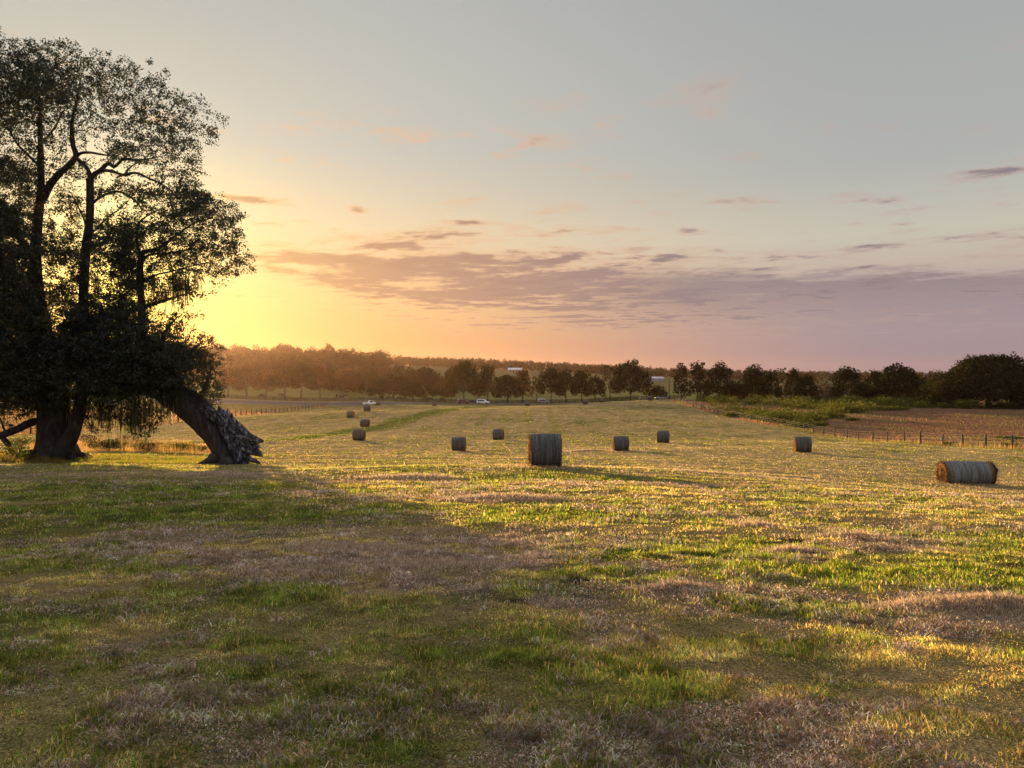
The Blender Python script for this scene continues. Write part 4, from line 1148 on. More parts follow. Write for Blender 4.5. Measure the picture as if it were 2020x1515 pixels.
def build_small():
    def spot(px, d): x = (px - CX) / F * d; return (x, d, h1(x, d) + .1)
    make_car('white car on the road left of the small bale, side windows dark', spot(953, 276), -.25, (.75, .75, .74), 'suv')
    make_car('dark maroon car on the road under the big spreading roadside tree', spot(914, 279), .3, (.10, .02, .025), 'suv')
    make_car('dark blue car just left of the white car on the road', spot(930, 281), .2, (.03, .03, .05), 'car')
    make_car('pale car behind the black board fence, below the dark two legged tree', spot(1072, 292), 0, (.72, .72, .7), 'suv')
    make_car('white pickup at the field corner where the post fence meets the road', spot(731, 284), .35, (.78, .78, .77), 'pickup', 'parked_pickup')
    make_car('pale car parked under the small round dark tree by the pole', spot(1303, 296), .1, (.6, .6, .6), 'car')

    # cows: one continuous body grown over a skeleton
    def cow_mesh(graze):
        hd = [(1.05, 0, 1.15, .2), (1.3, 0, .75, .15), (1.45, 0, .35, .14), (1.52, 0, .12, .09)] if graze else [(1.0, 0, 1.42, .2), (1.25, 0, 1.6, .16), (1.5, 0, 1.55, .13), (1.72, 0, 1.42, .09)]
        vs = [(-.85, 0, 1.15, .34), (-.4, 0, 1.12, .42), (.1, 0, 1.08, .44), (.6, 0, 1.14, .38)] + hd
        es = [(0, 1), (1, 2), (2, 3), (3, 4), (4, 5), (5, 6), (6, 7)]
        for (root, lx, hock) in ((0, -.85, -.12), (3, .62, .04)):
            for sy in (-.22, .22):
                b = len(vs)
                vs += [(lx, sy, .82, .17), (lx + hock, sy, .45, .085), (lx, sy, .04, .07)]
                es += [(root, b), (b, b + 1), (b + 1, b + 2)]
        b = len(vs); vs += [(-1.2, 0, 1.1, .04), (-1.25, 0, .5, .03)]; es += [(0, b), (b, b + 1)]
        b = len(vs); k = 5
        for sy in (-.18, .18):
            vs.append((vs[k][0] - .05, sy * 1.3, vs[k][2] + .08, .035)); es.append((k, len(vs) - 1))
        me = bpy.data.meshes.new('cow'); me.from_pydata([v[:3] for v in vs], es, []); me.materials.append(M['cow'])
        return me, [v[3] for v in vs]
    protos = []
    rng = random.Random(4)
    cows = [(516, 340, 781, 'black cow grazing just left of the narrow hazy tree, nearest the leaning oak'), (554, 365, 777, 'black cow standing far back between two hazy trees'),
            (664, 352, 783, 'black cow seen end on in open grass right of the hazy trees'), (674, 333, 787, 'black cow near the roadside in the open grass gap'),
            (682, 368, 779, 'black cow far back under the single trunk tree'), (752, 328, 787, 'black cow below the small left lobe of the dome shaped tree'),
            (767, 325, 789, 'black cow grazing left of the dome tree trunk'), (788, 328, 789, 'black cow grazing just right of the dome tree trunk'), (799, 326, 789, 'black cow facing the camera right of the dome tree'),
            (838, 324, 790, 'black cow left of the small round topped tree'), (849, 323, 790, 'black cow beside the far bale below the round topped tree'), (872, 324, 790, 'black cow under the round topped tree by its trunk')]
    for g in (0, 1):
        me, rad = cow_mesh(g)
        protos.append((me, rad))
    made = {}
    for i, (px, d, py, label) in enumerate(cows):
        g = 0 if i in (2, 8) else 1
        x = (px - CX) / F * d
        rz = rng.choice([0, math.pi]) + rng.uniform(-.5, .5)
        if i in (2, 8): rz = -math.pi / 2 + .3
        if g in made:
            o = made[g].copy(); COL.objects.link(o)
        else:
            me, rad = protos[g]
            o = add('cow', me)
            o.modifiers.new('skin', 'SKIN')
            for sv, r in zip(me.skin_vertices[0].data, rad): sv.radius = (r, r)
            me.skin_vertices[0].data[2].use_root = True
            sb = o.modifiers.new('sub', 'SUBSURF'); sb.levels = 1; sb.render_levels = 2
            made[g] = o
        o.location = (x, d, h1(x, d)); o.rotation_euler = (0, 0, rz)
        tag(o, label, 'cow', 'black cows grazing under the roadside trees')

    # house and barn on the far hill
    white = noise_mat('white_siding', [(.3, (.42, .42, .41)), (.7, (.55, .55, .54))], 1, 3, .7)
    roofm = noise_mat('pale_metal_roof', [(.3, (.55, .53, .52)), (.7, (.75, .72, .7))], .5, 3, .45)
    grey = noise_mat('grey_green_siding', [(.3, (.26, .29, .27)), (.7, (.36, .38, .36))], .6, 3, .7)
    dark = noise_mat('dark_opening', [(.3, (.02, .02, .02)), (.7, (.05, .045, .045))], 1, 2, .5)
    def building(name, label, px, base, d, wid, dep, wall_h, roof_h, wm, doors, posts=0, over=.6):
        x = (px - CX) / F * d
        g = h1(x, d)
        o = thing(name, label, 'building', (x, d, g))
        mb = MB(); mb.box((-wid / 2, 0, -1), (wid / 2, dep, wall_h))
        for sx in (-wid / 2, wid / 2):
            mb.put([(sx, 0, wall_h), (sx, dep, wall_h), (sx, dep / 2, wall_h + roof_h), (sx * .98, 0, wall_h), (sx * .98, dep, wall_h), (sx * .98, dep / 2, wall_h + roof_h)],
                   [(0, 1, 4, 3), (1, 2, 5, 4), (2, 0, 3, 5)], [(0, 2, 1), (3, 4, 5)])
        add('wall', mb.mesh('wall', wm, False), o)
        mb = MB(); a = wid / 2 + over
        rise = roof_h / (dep / 2)
        for sgn in (0, 1):
            y0 = -over * (1 + 2 * (posts > 0)) if sgn == 0 else dep + over; ym = dep / 2
            z0 = wall_h - over * rise * (1 + .6 * (posts > 0)); z1 = wall_h + roof_h + .05
            lo = [(-a, y0, z0 + .05), (a, y0, z0 + .05), (a, ym, z1), (-a, ym, z1)]
            hi = [(p[0], p[1], p[2] + .22) for p in lo]
            mb.put(lo + hi, [(0, 3, 2, 1), (4, 5, 6, 7), (0, 1, 5, 4), (1, 2, 6, 5), (3, 0, 4, 7)])
        add('roof', mb.mesh('roof', roofm, False), o)
        for (dx, w, hh, z, mt, nm) in doors:
            mb = MB(); mb.box((dx - w / 2, -.06, z), (dx + w / 2, -.003, z + hh))
            add(nm, mb.mesh(nm, mt, False), o)
        for k in range(posts):
            px_ = -wid / 2 + .3 + k * (wid - .6) / (posts - 1)
            mb = MB(); mb.box((px_ - .22, -1.6, -.8), (px_ + .22, -1.2, wall_h - .5))
            add('porch_post', mb.mesh('porch_post', white, False), o)
    building('farmhouse', 'small white farmhouse with a porch on the hill pasture below the ridge', 1016, 735, 800, 14, 8, 3.3, 1.7, white,
             [(-4.6, 1.3, 1.5, .9, dark, 'window'), (-1.6, 1.1, 2.2, 0, dark, 'door'), (1.4, 1.3, 1.5, .9, dark, 'window'), (4.7, 1.3, 1.5, .9, dark, 'window')], 5)
    building('barn', 'long low pale metal barn on the slope right of the tall roadside tree', 1291, 752, 760, 18.5, 10, 2.9, 1.3, grey,
             [(-2.4, 2.4, 2.3, 0, white, 'door'), (5.5, 1.2, 1.0, 1.2, dark, 'window'), (-6.5, 1.2, 1.0, 1.2, dark, 'window')])


# ------------------------------------------------------------------ trees, woods, brush
def build_trees():
    D_, O_, R_, P_ = M['tree_dark'], M['tree_olive'], M['tree_rust'], M['tree_pale']
    G1 = 'trees standing along the far road'; G2 = 'trees behind the brush on the right'
    rows = [
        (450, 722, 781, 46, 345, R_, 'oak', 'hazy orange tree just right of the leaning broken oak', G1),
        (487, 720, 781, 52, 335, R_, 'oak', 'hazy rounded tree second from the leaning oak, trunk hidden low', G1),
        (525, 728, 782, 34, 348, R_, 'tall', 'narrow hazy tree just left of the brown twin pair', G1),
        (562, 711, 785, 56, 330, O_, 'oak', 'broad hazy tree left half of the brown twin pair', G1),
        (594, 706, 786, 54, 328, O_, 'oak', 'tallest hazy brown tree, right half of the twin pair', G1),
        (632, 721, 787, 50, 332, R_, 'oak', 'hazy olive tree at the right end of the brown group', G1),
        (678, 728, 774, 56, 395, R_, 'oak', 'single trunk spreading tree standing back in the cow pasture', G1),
        (722, 720, 772, 60, 425, O_, 'oak', 'wide dark tree behind the cow pasture, left of the dome tree', G1),
        (742, 749, 786, 32, 326, D_, 'bush', 'low dark lobe tree at the left foot of the dome tree', G1),
        (776, 738, 788, 64, 322, D_, 'oak', 'dome shaped dark tree among the cows', G1),
        (815, 756, 790, 42, 318, D_, 'oak', 'small dark tree joined to the right of the dome tree', G1),
        (843, 726, 783, 64, 352, D_, 'oak', 'round dark tree behind the small round topped tree', G1),
        (872, 753, 791, 48, 316, O_, 'oak', 'small round topped tree in front of the big spreading tree', G1),
        (915, 712, 793, 84, 306, O_, 'oak', 'big spreading olive tree above the dark cars', G1),
        (962, 720, 793, 44, 306, D_, 'tall', 'tall dark tree right of the big spreading olive tree, above the white car', G1),
        (1001, 740, 792, 54, 308, D_, 'oak', 'medium dark tree with two thin trunks under the farmhouse', G1),
        (1031, 730, 791, 42, 310, R_, 'tall', 'rust orange tree below the white farmhouse', G1),
        (1059, 743, 791, 26, 314, O_, 'airy', 'slim sparse tree right of the rust orange tree', G1),
        (1087, 723, 791, 54, 306, D_, 'oak', 'dark tree with two legs at the left end of the dense row', G1),
        (1116, 727, 792, 44, 306, D_, 'oak', 'dark tree in the middle of the dense row', G1),
        (1147, 730, 795, 46, 302, D_, 'tall', 'pointed dark tree above the crest bale', G1),
        (1173, 741, 794, 42, 304, D_, 'oak', 'low dark tree filling the gap left of the tall ragged tree', G1),
        (1203, 719, 793, 52, 300, O_, 'airy', 'ragged olive tree with gaps, left shoulder of the tallest right hand roadside tree', G1),
        (1243, 711, 793, 76, 298, D_, 'oak', 'tall ragged dark tree left of the barn', G1),
        (1295, 759, 785, 38, 300, D_, 'bush', 'small round dark tree below the long barn', G1),
        (1344, 715, 787, 36, 262, D_, 'tall', 'tall ragged tree standing nearest the utility pole on its right', G2),
        (1376, 714, 787, 48, 258, D_, 'tall', 'tall dark tree second right of the utility pole', G2),
        (1419, 713, 787, 56, 256, D_, 'oak', 'broad crowned tree third right of the utility pole', G2),
        (1445, 752, 788, 50, 262, D_, 'bush', 'low dark tree filling the gap between the two tall right groups', G2),
        (1487, 718, 788, 54, 254, D_, 'oak', 'tallest tree in the middle of the right row', G2),
        (1518, 729, 788, 42, 256, D_, 'oak', 'lower dark tree right of the tallest middle tree', G2),
        (1544, 726, 788, 34, 262, O_, 'airy', 'thin see through tree crown in the right row', G2),
        (1566, 724, 788, 36, 258, D_, 'tall', 'narrow dark tree right of the thin see through crown', G2),
        (1591, 737, 788, 42, 256, D_, 'oak', 'shorter dark tree before the pale bare tree', G2),
        (1625, 732, 788, 38, 272, P_, 'airy', 'pale nearly bare tree in the right row', G2),
        (1672, 722, 787, 62, 250, D_, 'oak', 'round dark tree above the old unwrapped bale', G2),
        (1702, 752, 787, 46, 256, D_, 'bush', 'low dark tree between two larger round ones on the right', G2),
        (1728, 728, 787, 44, 252, D_, 'oak', 'ragged mid height tree left of the widest right row tree', G2),
        (1774, 718, 787, 84, 248, D_, 'oak', 'widest tree of the right row, before the gap of sky', G2),
        (1814, 744, 787, 44, 250, D_, 'oak', 'low shoulder tree at the gap before the big right oak', G2),
    ]
    for i, (px, top, base, w, d, mat, shp, label, g) in enumerate(rows):
        hazy = px < 700
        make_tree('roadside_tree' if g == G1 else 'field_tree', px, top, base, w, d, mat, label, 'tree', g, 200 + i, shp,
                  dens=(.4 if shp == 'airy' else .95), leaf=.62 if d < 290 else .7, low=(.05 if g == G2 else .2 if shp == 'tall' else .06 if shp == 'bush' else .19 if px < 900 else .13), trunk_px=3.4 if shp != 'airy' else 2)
    # the big live oak by the right edge
    make_tree('spreading_oak', 1950, 701, 803, 216, 206, D_, 'big domed live oak at the right edge of the red grass field', 'tree', None, 401, 'dome', 1.0, .5, .10, 11)
    make_tree('small_oak', 1862, 748, 800, 54, 203, O_, 'small olive oak tucked against the left side of the big domed oak', 'tree', None, 402, 'oak', 1.0, .45, .05, 5)

    # woods on the hills: masses
    rng = np.random.default_rng(12)
    def wood(name, label, n, sampler, ht, rad, leaf, dens, pine=0.0):
        C = []; T = []; S = []; trunk = MB()
        for k in range(n):
            px, d = sampler()
            x = (px - CX) / F * d
            g = float(base_h([x], [d])[0]); h = ht * rng.uniform(.7, 1.25); r = rad * rng.uniform(.6, 1.35)
            isp = rng.uniform() < pine
            m = int(dens * rng.uniform(.8, 1.2) * (.55 if isp else 1))
            u = rng.normal(size=(m, 3)); u /= np.linalg.norm(u, axis=1)[:, None]
            u *= (rng.uniform(.35, 1, m) ** .5)[:, None]
            if isp:
                p = np.array([x, d, g + h * .84]) + u * np.array([r * .6, r * .6, h * .2])
            else:
                p = np.array([x, d, g + h * .5]) + u * np.array([r, r, h * .5])
            C.append(p); T.append(np.clip(rng.normal(.5, .18, m) + rng.normal(0, .14), 0, 1)); S.append(np.full(m, leaf * (.75 if isp else 1)))
            if isp: trunk.tube([(x, d, g - .5), (x, d, g + h * .9)], [.28, .12], 5)
        C = np.concatenate(C); T = np.concatenate(T); S = np.concatenate(S) * rng.uniform(.6, 1.4, len(C))
        v, q = leaf_faces(rng, C, S, None, .75)
        if trunk.n:
            tv = np.concatenate(trunk.v); tq = np.concatenate(trunk.q) + len(v)
            ttint = np.full(len(tv), .1)
            me = mesh_np(name, np.concatenate([v, tv]), [np.concatenate([q, tq])], M['wood_mass'], {'tint': np.concatenate([np.repeat(T, 4), ttint])})
        else:
            me = mesh_np(name, v, [q], M['wood_mass'], {'tint': np.repeat(T, 4)})
        tag(add(name, me), label, 'woods', kind='stuff')
    def s_left():
        while True:
            px = rng.uniform(-150, 760); d = rng.choice([rng.uniform(470, 640), rng.uniform(560, 900)])
            lim = np.interp(px, [-150, 600, 690, 760], [470, 480, 520, 600])
            if d > lim and not (px > 690 and d > 760): return px, d
    wood('hillside_wood', 'hazy broadleaf wood covering the left hillside under the sunset', 900, s_left, 16, 6.2, 1.3, 330)
    def s_low(): return rng.uniform(640, 860), rng.uniform(425, 500)
    wood('hollow_wood', 'brown wood in the hollow behind the cow pasture', 80, s_low, 13, 5.5, 1.1, 330)
    def s_ridge():
        px = rng.uniform(690, 2300); d = rng.uniform(930, 1200)
        return px, d
    wood('ridge_wood', 'thin pine wood along the far ridge behind the farmhouse', 2000, s_ridge, 11, 5.0, 1.5, 90, .35)
    def s_back(): return rng.uniform(1440, 2100), rng.uniform(275, 330)
    wood('backdrop_wood', 'low dark wood behind the right row of trees', 60, s_back, 7, 5.0, .7, 330)
    # a few trees of the hill wood that stand clear of it
    for i, (px, top, w, d, label) in enumerate([(650, 677, 22, 780, 'umbrella shaped tree standing clear on the hill skyline'), (560, 681, 50, 800, 'flat topped broad tree clump on the hill skyline'),
                                                (480, 686, 34, 790, 'low rounded tree on the skyline near the sunset glow')]):
        make_tree('skyline_tree', px, top, 715, w, d, M['wood_mass'], label, 'tree', 'trees on the hill skyline', 500 + i, 'oak', .5, 1.3, .35, 2)


def leafy(name, label, cat, lobes, org, leaf, dens, mat, seed, kind=None, group=None, stems=True):
    rng = np.random.default_rng(seed)
    C, Nn, T = lobes_to_leaves(rng, lobes, leaf, dens, .25)
    v, q = leaf_faces(rng, C, leaf * rng.uniform(.5, 1.4, len(C)), Nn * .4, .65)
    me = mesh_np('foliage', v - org, [q], mat, {'tint': np.repeat(T, 4)})
    if kind:
        o = add(name, me, None, org); return tag(o, label, cat, group, kind)
    o = thing(name, label, cat, org, group)
    add('foliage', me, o)
    mb = MB()
    for (c, r) in lobes[:6]:
        mb.tube(spline([org + np.array([0, 0, -.1]), (org + c) / 2 + np.array([.05, 0, .1]), np.asarray(c)], 5), np.linspace(.04, .012, 5), 5)
    add('stem', mb.mesh('stem', M['far_bark'], True, org), o)
    return o


def build_brush():
    rng = np.random.default_rng(21)
    # brush mass right of the fence
    lobes = []
    while len(lobes) < 480:
        d = rng.uniform(128, 246); px = rng.uniform(1375, 1860)
        x = (px - CX) / F * d
        if x < FENCE_R + 2.0: continue
        # keep the open reddish field clear
        front = np.interp(px, [1400, 1560, 1640, 1700, 1780, 1860], [135, 128, 150, 175, 190, 198])
        if d < front: continue
        if fbm(np.array([x / 11]), np.array([d / 11]), 151, 3)[0] < .43: continue
        r = rng.uniform(.7, 2.1); h = r * rng.uniform(.55, 1.15)
        lobes.append((np.array([x, d, h1(x, d) + h * .35]), (r * 1.3, r, h)))
    org = np.array([70., 180., h1(70, 180)])
    leafy('undergrowth', 'tangled green brush covering the ground before the right row of trees', 'brush', lobes, org, .34, 2.6, M['shrub'], 31, 'stuff')
    # single shrubs that stand out
    def shrub(px, py, w, hpx, d, label, mat=M['shrub'], leaf=.2, dens=3.2, group='shrubs along the right fence'):
        x = (px - CX) / F * d; g = h1(x, d)
        W = w / F * d * .5; Hh = hpx / F * d
        r = np.random.default_rng(int(px * 7 + py))
        lb = []
        for i in range(9):
            a = i * 2.4; t = (i + .5) / 9
            rr = W * r.uniform(.35, .55)
            lb.append((np.array([x + W * .62 * math.cos(a) * math.sqrt(t), d + W * .5 * math.sin(a) * math.sqrt(t), g + Hh * r.uniform(.3, .62)]), (rr, rr, Hh * r.uniform(.3, .42))))
        leafy('shrub', label, 'shrub', lb, np.array([x, d, g]), leaf, dens, mat, int(px) + 3, None, group)
    for a in [(1440, 818, 44, 13, 165, 'wide green shrub nearest the fence where the brush begins'), (1580, 830, 60, 15, 133, 'broad dark green shrub at the front corner of the brush'),
              (1545, 835, 30, 11, 141, 'small green shrub touching the fence posts left of the brush corner'), (1618, 828, 40, 12, 136, 'green shrub right of the broad corner shrub'),
              (1680, 822, 34, 8, 150, 'low lone shrub in the dry grass before the brush'), (1745, 807, 110, 9, 184, 'long low green shrub bank at the edge of the red field'),
              (1870, 876, 30, 9, 84, 'weedy green shrub at the foot of the fence near the long bale'), (1990, 886, 36, 13, 75, 'dense shrub at the fence by the right edge'),
              (1990, 858, 60, 9, 100, 'low green shrub in the red field by the right edge'), (1905, 800, 60, 22, 196, 'yellow green shrub under the big domed oak, left of its trunk'),
              (1995, 800, 70, 16, 200, 'low olive shrub under the big domed oak, right of its trunk'), (1862, 805, 30, 14, 194, 'small shrub at the foot of the small olive oak')]:
        shrub(*a)
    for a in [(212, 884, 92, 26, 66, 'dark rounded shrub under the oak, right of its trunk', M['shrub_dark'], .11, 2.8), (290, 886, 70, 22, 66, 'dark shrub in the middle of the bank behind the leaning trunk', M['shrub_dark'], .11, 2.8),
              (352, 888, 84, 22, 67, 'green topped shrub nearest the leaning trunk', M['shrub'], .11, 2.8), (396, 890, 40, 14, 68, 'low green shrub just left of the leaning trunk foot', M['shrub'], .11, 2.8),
              (28, 930, 80, 40, 46.5, 'leafy weeds at the left frame edge below the fallen limb', M['shrub'], .10, 1.0), (40, 868, 90, 24, 72, 'sunlit bush far behind the fallen limb', M['shrub'], .12, 1.1),
              (175, 862, 60, 30, 78, 'rusty weeds behind the oak trunk on the right', M['tree_rust'], .12, .8), (255, 862, 70, 26, 80, 'rusty tall weeds glowing behind the dark shrubs', M['tree_rust'], .12, .8)]:
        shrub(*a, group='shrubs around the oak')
    # hedge behind the crest on the road's far side
    lobes = []
    for px in np.arange(1166, 1262, 4.0):
        d = 288 + rng.uniform(-.6, .6); x = (px - CX) / F * d
        lobes.append((np.array([x, d, h1(x, d) + 1.1]), (1.0, .9, rng.uniform(.9, 1.5))))
    leafy('hedge', 'dark hedge behind the crest below the tall ragged tree', 'hedge', lobes, np.array([lobes[0][0][0], 288, lobes[0][0][2] - 1.1]), .3, 1.5, M['shrub_dark'], 77)


# ------------------------------------------------------------------ sky, sun, haze, camera
class Ex:
    nt = None
    def __init__(s, o): s.o = o
    @staticmethod
    def op(kind, *a):
        n = Ex.nt.nodes.new('ShaderNodeMath'); n.operation = kind
        for i, v in enumerate(a):
            if isinstance(v, Ex): Ex.nt.links.new(v.o, n.inputs[i])
            else: n.inputs[i].default_value = v
        return Ex(n.outputs[0])
    def __add__(s, b): return Ex.op('ADD', s, b)
    __radd__ = __add__
    def __sub__(s, b): return Ex.op('SUBTRACT', s, b)
    def __rsub__(s, b): return Ex.op('SUBTRACT', b, s)
    def __mul__(s, b): return Ex.op('MULTIPLY', s, b)
    __rmul__ = __mul__
    def __truediv__(s, b): return Ex.op('DIVIDE', s, b)
    def exp(s): return Ex.op('EXPONENT', s)
    def clamp(s): return Ex.op('MINIMUM', Ex.op('MAXIMUM', s, 0.0), 1.0)
    def sm(s, a, b):
        n = Ex.nt.nodes.new('ShaderNodeMapRange'); n.interpolation_type = 'SMOOTHSTEP'
        Ex.nt.links.new(s.o, n.inputs[0]); n.inputs[1].default_value = a; n.inputs[2].default_value = b
        return Ex(n.outputs[0])


def mixc(nt, f, a, b, mode='MIX'):
    n = nt.nodes.new('ShaderNodeMix'); n.data_type = 'RGBA'; n.blend_type = mode; n.clamp_factor = True
    for s, v in ((0, f), (6, a), (7, b)):
        if isinstance(v, Ex): v = v.o
        if isinstance(v, bpy.types.NodeSocket): nt.links.new(v, n.inputs[s])
        else: n.inputs[s].default_value = v
    return n.outputs[2]


SKY_STRENGTH = 0.1
EXPO = 1.68


def build_sky():
    w = bpy.data.worlds.new('World'); SC.world = w; w.use_nodes = True
    nt = w.node_tree; nt.nodes.clear(); Ex.nt = nt
    out = nt.nodes.new('ShaderNodeOutputWorld'); bg = nt.nodes.new('ShaderNodeBackground')
    bg.inputs[1].default_value = SKY_STRENGTH
    nt.links.new(bg.outputs[0], out.inputs[0])
    sky = nt.nodes.new('ShaderNodeTexSky'); sky.sky_type = 'NISHITA'; sky.sun_disc = False
    sky.sun_elevation = SUN_EL; sky.sun_rotation = SUN_AZ
    sky.air_density = 1.2; sky.dust_density = 2.5; sky.ozone_density = 1.5
    tc = nt.nodes.new('ShaderNodeTexCoord'); sp = nt.nodes.new('ShaderNodeSeparateXYZ')
    nt.links.new(tc.outputs['Generated'], sp.inputs[0])
    x, y, z = (Ex(o) for o in sp.outputs)
    az = Ex.op('ARCTAN2', x, y); el = Ex.op('ARCSINE', z)
    eln = (el / .5).clamp()
    K = 1.0 / SKY_STRENGTH / 2 ** EXPO
    L = ramp(nt, eln.o, [(0, lin(240, 168, 108)), (.09, lin(245, 178, 114)), (.19, lin(248, 203, 140)), (.38, lin(242, 219, 180)), (.57, lin(207, 205, 194)), (.93, lin(190, 191, 186)), (1, lin(184, 187, 184))])
    R = ramp(nt, eln.o, [(0, lin(166, 144, 149)), (.08, lin(166, 148, 155)), (.17, lin(176, 158, 162)), (.26, lin(200, 184, 172)), (.34, lin(204, 199, 184)), (.5, lin(182, 184, 180)), (.93, lin(170, 173, 174)), (1, lin(164, 168, 171))])
    t = az.sm(-.30, .50)
    base = mixc(nt, t, L, R)
    # glow round the hidden sun
    sx, sy, sz = math.sin(SUN_AZ) * math.cos(SUN_EL), math.cos(SUN_AZ) * math.cos(SUN_EL), math.sin(SUN_EL)
    dot = x * sx + y * sy + z * sz
    ang = Ex.op('ARCCOSINE', Ex.op('MINIMUM', dot, .99999))
    g1 = (ang * -1 / .076).exp()
    g2 = Ex.op('POWER', ang / .24, 2.0)
    g2 = (g2 * -1.0).exp()
    # clouds drawn on a high flat layer
    zz = Ex.op('MAXIMUM', z, 0.0) + .018
    cb = nt.nodes.new('ShaderNodeCombineXYZ')
    nt.links.new((x / zz).o, cb.inputs[0]); nt.links.new((y / zz * 1.15 + x / zz * .12).o, cb.inputs[1])
    def noise(scale, detail, off, rough=.58):
        mp = nt.nodes.new('ShaderNodeMapping'); mp.inputs['Location'].default_value = off
        nt.links.new(cb.outputs[0], mp.inputs[0])
        n = nt.nodes.new('ShaderNodeTexNoise'); n.inputs['Scale'].default_value = scale; n.inputs['Detail'].default_value = detail; n.inputs['Roughness'].default_value = rough
        n.inputs['Distortion'].default_value = .25
        nt.links.new(mp.outputs[0], n.inputs['Vector'])
        return Ex(n.outputs[0])
    n1 = noise(1.5, 8, (3.1, 1.7, 0), .62); n2 = noise(.42, 3, (8.3, 4.4, 0)); n3 = noise(4.2, 6, (1.3, 6.1, 0), .65)
    def bump(a0, e0, sa, se, tilt=0.0):
        da = (az - a0) / sa
        de = (el - e0 - (az - a0) * tilt) / se
        return (da * da * -1.0 - de * de).exp()
    def pxy(px, py):
        a = math.atan2(px - CX, F); return a, math.atan2(HY - py, math.hypot(F, px - CX))
    bank = bump(.40, .118, .42, .040, -.03)
    bank2 = bump(.02, .128, .22, .042, -.10)
    tail = bump(-.20, .125, .16, .034, -.12)
    low = bump(.18, .078, .22, .030)
    field = bank * .20 + bank2 * .44 + tail * .29 + low * .22
    for (px, py, w_, h_, k) in [(480, 391, 52, 10, .55), (705, 414, 20, 9, .5), (918, 440, 36, 6, .34), (1365, 458, 30, 8, .42), (1960, 335, 62, 14, .52), (1725, 490, 62, 10, .40), (1685, 442, 26, 6, .34), (1778, 442, 22, 5, .3), (1580, 476, 34, 5, .3),
                                (800, 488, 60, 7, .36), (600, 510, 60, 9, .34), (1250, 491, 56, 5, .34), (750, 540, 70, 8, .34), (880, 580, 130, 10, .34)]:
        a, e = pxy(px, py)
        field = field + bump(a, e, w_ / F, h_ / F) * k
    dens = (field + (n1 - .5) * 1.7 + (n2 - .5) * .6 + (n3 - .5) * .95 - .27)
    d1 = dens.sm(-.01, .25)
    fade = el.sm(.03, .075)
    d1 = d1 * fade * el.sm(.42, .30)
    # the long cloud sheet on the right: a ragged upper edge, thinning downwards into the dusk
    top = .158 - az * .055
    hh = top - el + (n1 - .5) * .050 + (n3 - .5) * .030 + (n2 - .5) * .02
    gaps = (n1 * .6 + n3 * .4 - (el - .10) * -1.2).sm(.44, .30)
    sheet = hh.sm(-.002, .022) * az.sm(-.06, .26) * el.sm(.040, .125) * (1.0 - gaps * el.sm(.06, .105) * .8)
    d1 = Ex.op('MAXIMUM', d1, sheet * .95)
    rim = dens.sm(-.2, .08) * fade * el.sm(.42, .30)
    cl_core = mixc(nt, az.sm(-.32, .35), lin(190, 146, 122), lin(142, 128, 136))
    cl_rim = mixc(nt, az.sm(-.25, .5), lin(246, 190, 140), lin(198, 172, 164))
    streak = (n1 * .55 + n3 * .45).sm(.50, .60) * el.sm(.065, .11)
    cl_core = mixc(nt, streak * .55, cl_core, mixc(nt, az.sm(-.32, .35), lin(176, 130, 108), lin(124, 112, 126)))
    c = mixc(nt, rim * .55, base, cl_rim)
    c = mixc(nt, d1 * .85, c, cl_core)
    glow = mixc(nt, 1.0, (0, 0, 0, 1), (1.0, .80, .05, 1))
    sc = nt.nodes.new('ShaderNodeVectorMath'); sc.operation = 'SCALE'
    nt.links.new(glow, sc.inputs[0]); nt.links.new((g1 * 1.5 + g2 * .02).o, sc.inputs['Scale'])
    addn = nt.nodes.new('ShaderNodeVectorMath'); addn.operation = 'ADD'
    nt.links.new(c, addn.inputs[0]); nt.links.new(sc.outputs[0], addn.inputs[1])
    # away from the sunset the blue-grey sky is brightened to fill the shadows
    back = Ex.op('ABSOLUTE', az).sm(.9, 2.2)
    dusk = ramp(nt, (el / 1.4).clamp().o, [(0, lin(170, 158, 166)), (.3, lin(208, 210, 222)), (1, lin(224, 230, 245))])
    c2 = mixc(nt, back, addn.outputs[0], dusk)
    high = el.sm(.45, 1.1)
    c2 = mixc(nt, high, c2, lin(232, 236, 248))  # overhead sky, out of view, brightened as fill too
    sc2 = nt.nodes.new('ShaderNodeVectorMath'); sc2.operation = 'SCALE'; sc2.inputs['Scale'].default_value = K * .92
    nt.links.new(c2, sc2.inputs[0])
    fin = mixc(nt, 1.0, sc2.outputs[0], (0, 0, 0, 1), 'ADD')
    # a share of the physical sky under it
    sc3 = nt.nodes.new('ShaderNodeVectorMath'); sc3.operation = 'SCALE'; sc3.inputs['Scale'].default_value = .012
    nt.links.new(sky.outputs[0], sc3.inputs[0])
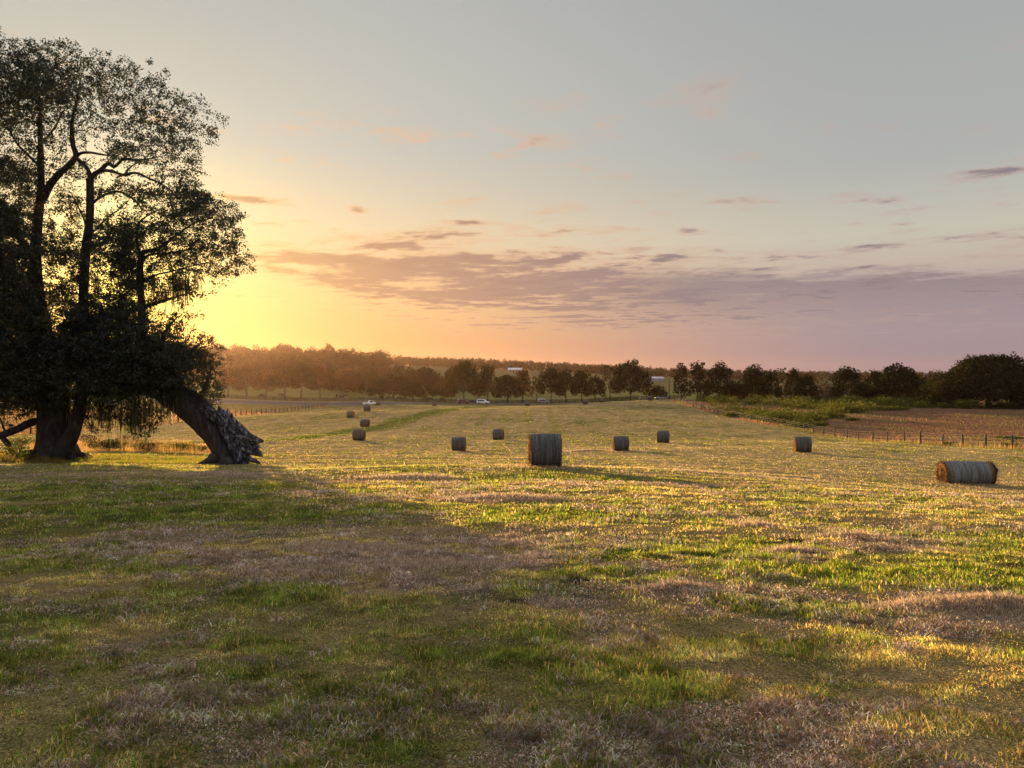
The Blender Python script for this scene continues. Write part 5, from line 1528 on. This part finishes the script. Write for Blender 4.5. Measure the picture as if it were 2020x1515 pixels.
    ad = nt.nodes.new('ShaderNodeVectorMath'); ad.operation = 'ADD'
    nt.links.new(sc2.outputs[0], ad.inputs[0]); nt.links.new(sc3.outputs[0], ad.inputs[1])
    nt.links.new(ad.outputs[0], bg.inputs[0])

    s = bpy.data.lights.new('sun', 'SUN'); s.energy = 5.0; s.angle = math.radians(.6); s.color = (1.0, .65, .29)
    so = bpy.data.objects.new('sun', s); COL.objects.link(so)
    so.rotation_euler = Vector((sx, sy, sz)).to_track_quat('Z', 'Y').to_euler()
    so.location = (-40, 60, 30)

    # evening haze
    m, nt, out = new_mat('haze_air')
    pv = nt.nodes.new('ShaderNodeVolumePrincipled')
    pv.inputs['Color'].default_value = (1.0, .66, .50, 1); pv.inputs['Density'].default_value = HAZE; pv.inputs['Anisotropy'].default_value = .74
    nt.links.new(pv.outputs[0], out.inputs['Volume'])
    mb = MB(); mb.box((-3600, -120, ZC - 16), (3600, 3100, ZC + 58))
    o = add('haze', mb.mesh('haze', m, False))
    tag(o, 'warm evening haze lying over the meadow and hills', 'haze', kind='stuff')


HAZE = 0.000034


def build_camera():
    cam = bpy.data.cameras.new('camera'); cam.sensor_width = 36; cam.lens = 36 * F / 2020
    cam.shift_y = -(757.5 - HY) / 2020; cam.clip_start = .1; cam.clip_end = 12000
    o = bpy.data.objects.new('camera', cam); COL.objects.link(o)
    o.location = (0, 0, ZC); o.rotation_euler = (math.pi / 2, 0, 0)
    SC.camera = o


build_ground()
build_grass()
build_oaks()
build_bales()
build_fences()
build_small()
build_trees()
build_brush()
build_sky()
build_camera()

SC.view_settings.view_transform = 'Standard'; SC.view_settings.look = 'None'
SC.view_settings.exposure = EXPO; SC.view_settings.gamma = 1.0
SC.render.engine = 'CYCLES'
SC.cycles.max_bounces = 6; SC.cycles.diffuse_bounces = 3; SC.cycles.glossy_bounces = 2; SC.cycles.transmission_bounces = 3
SC.cycles.transparent_max_bounces = 4; SC.cycles.volume_bounces = 0
SC.cycles.use_denoising = True
SC.cycles.sample_clamp_indirect = 6
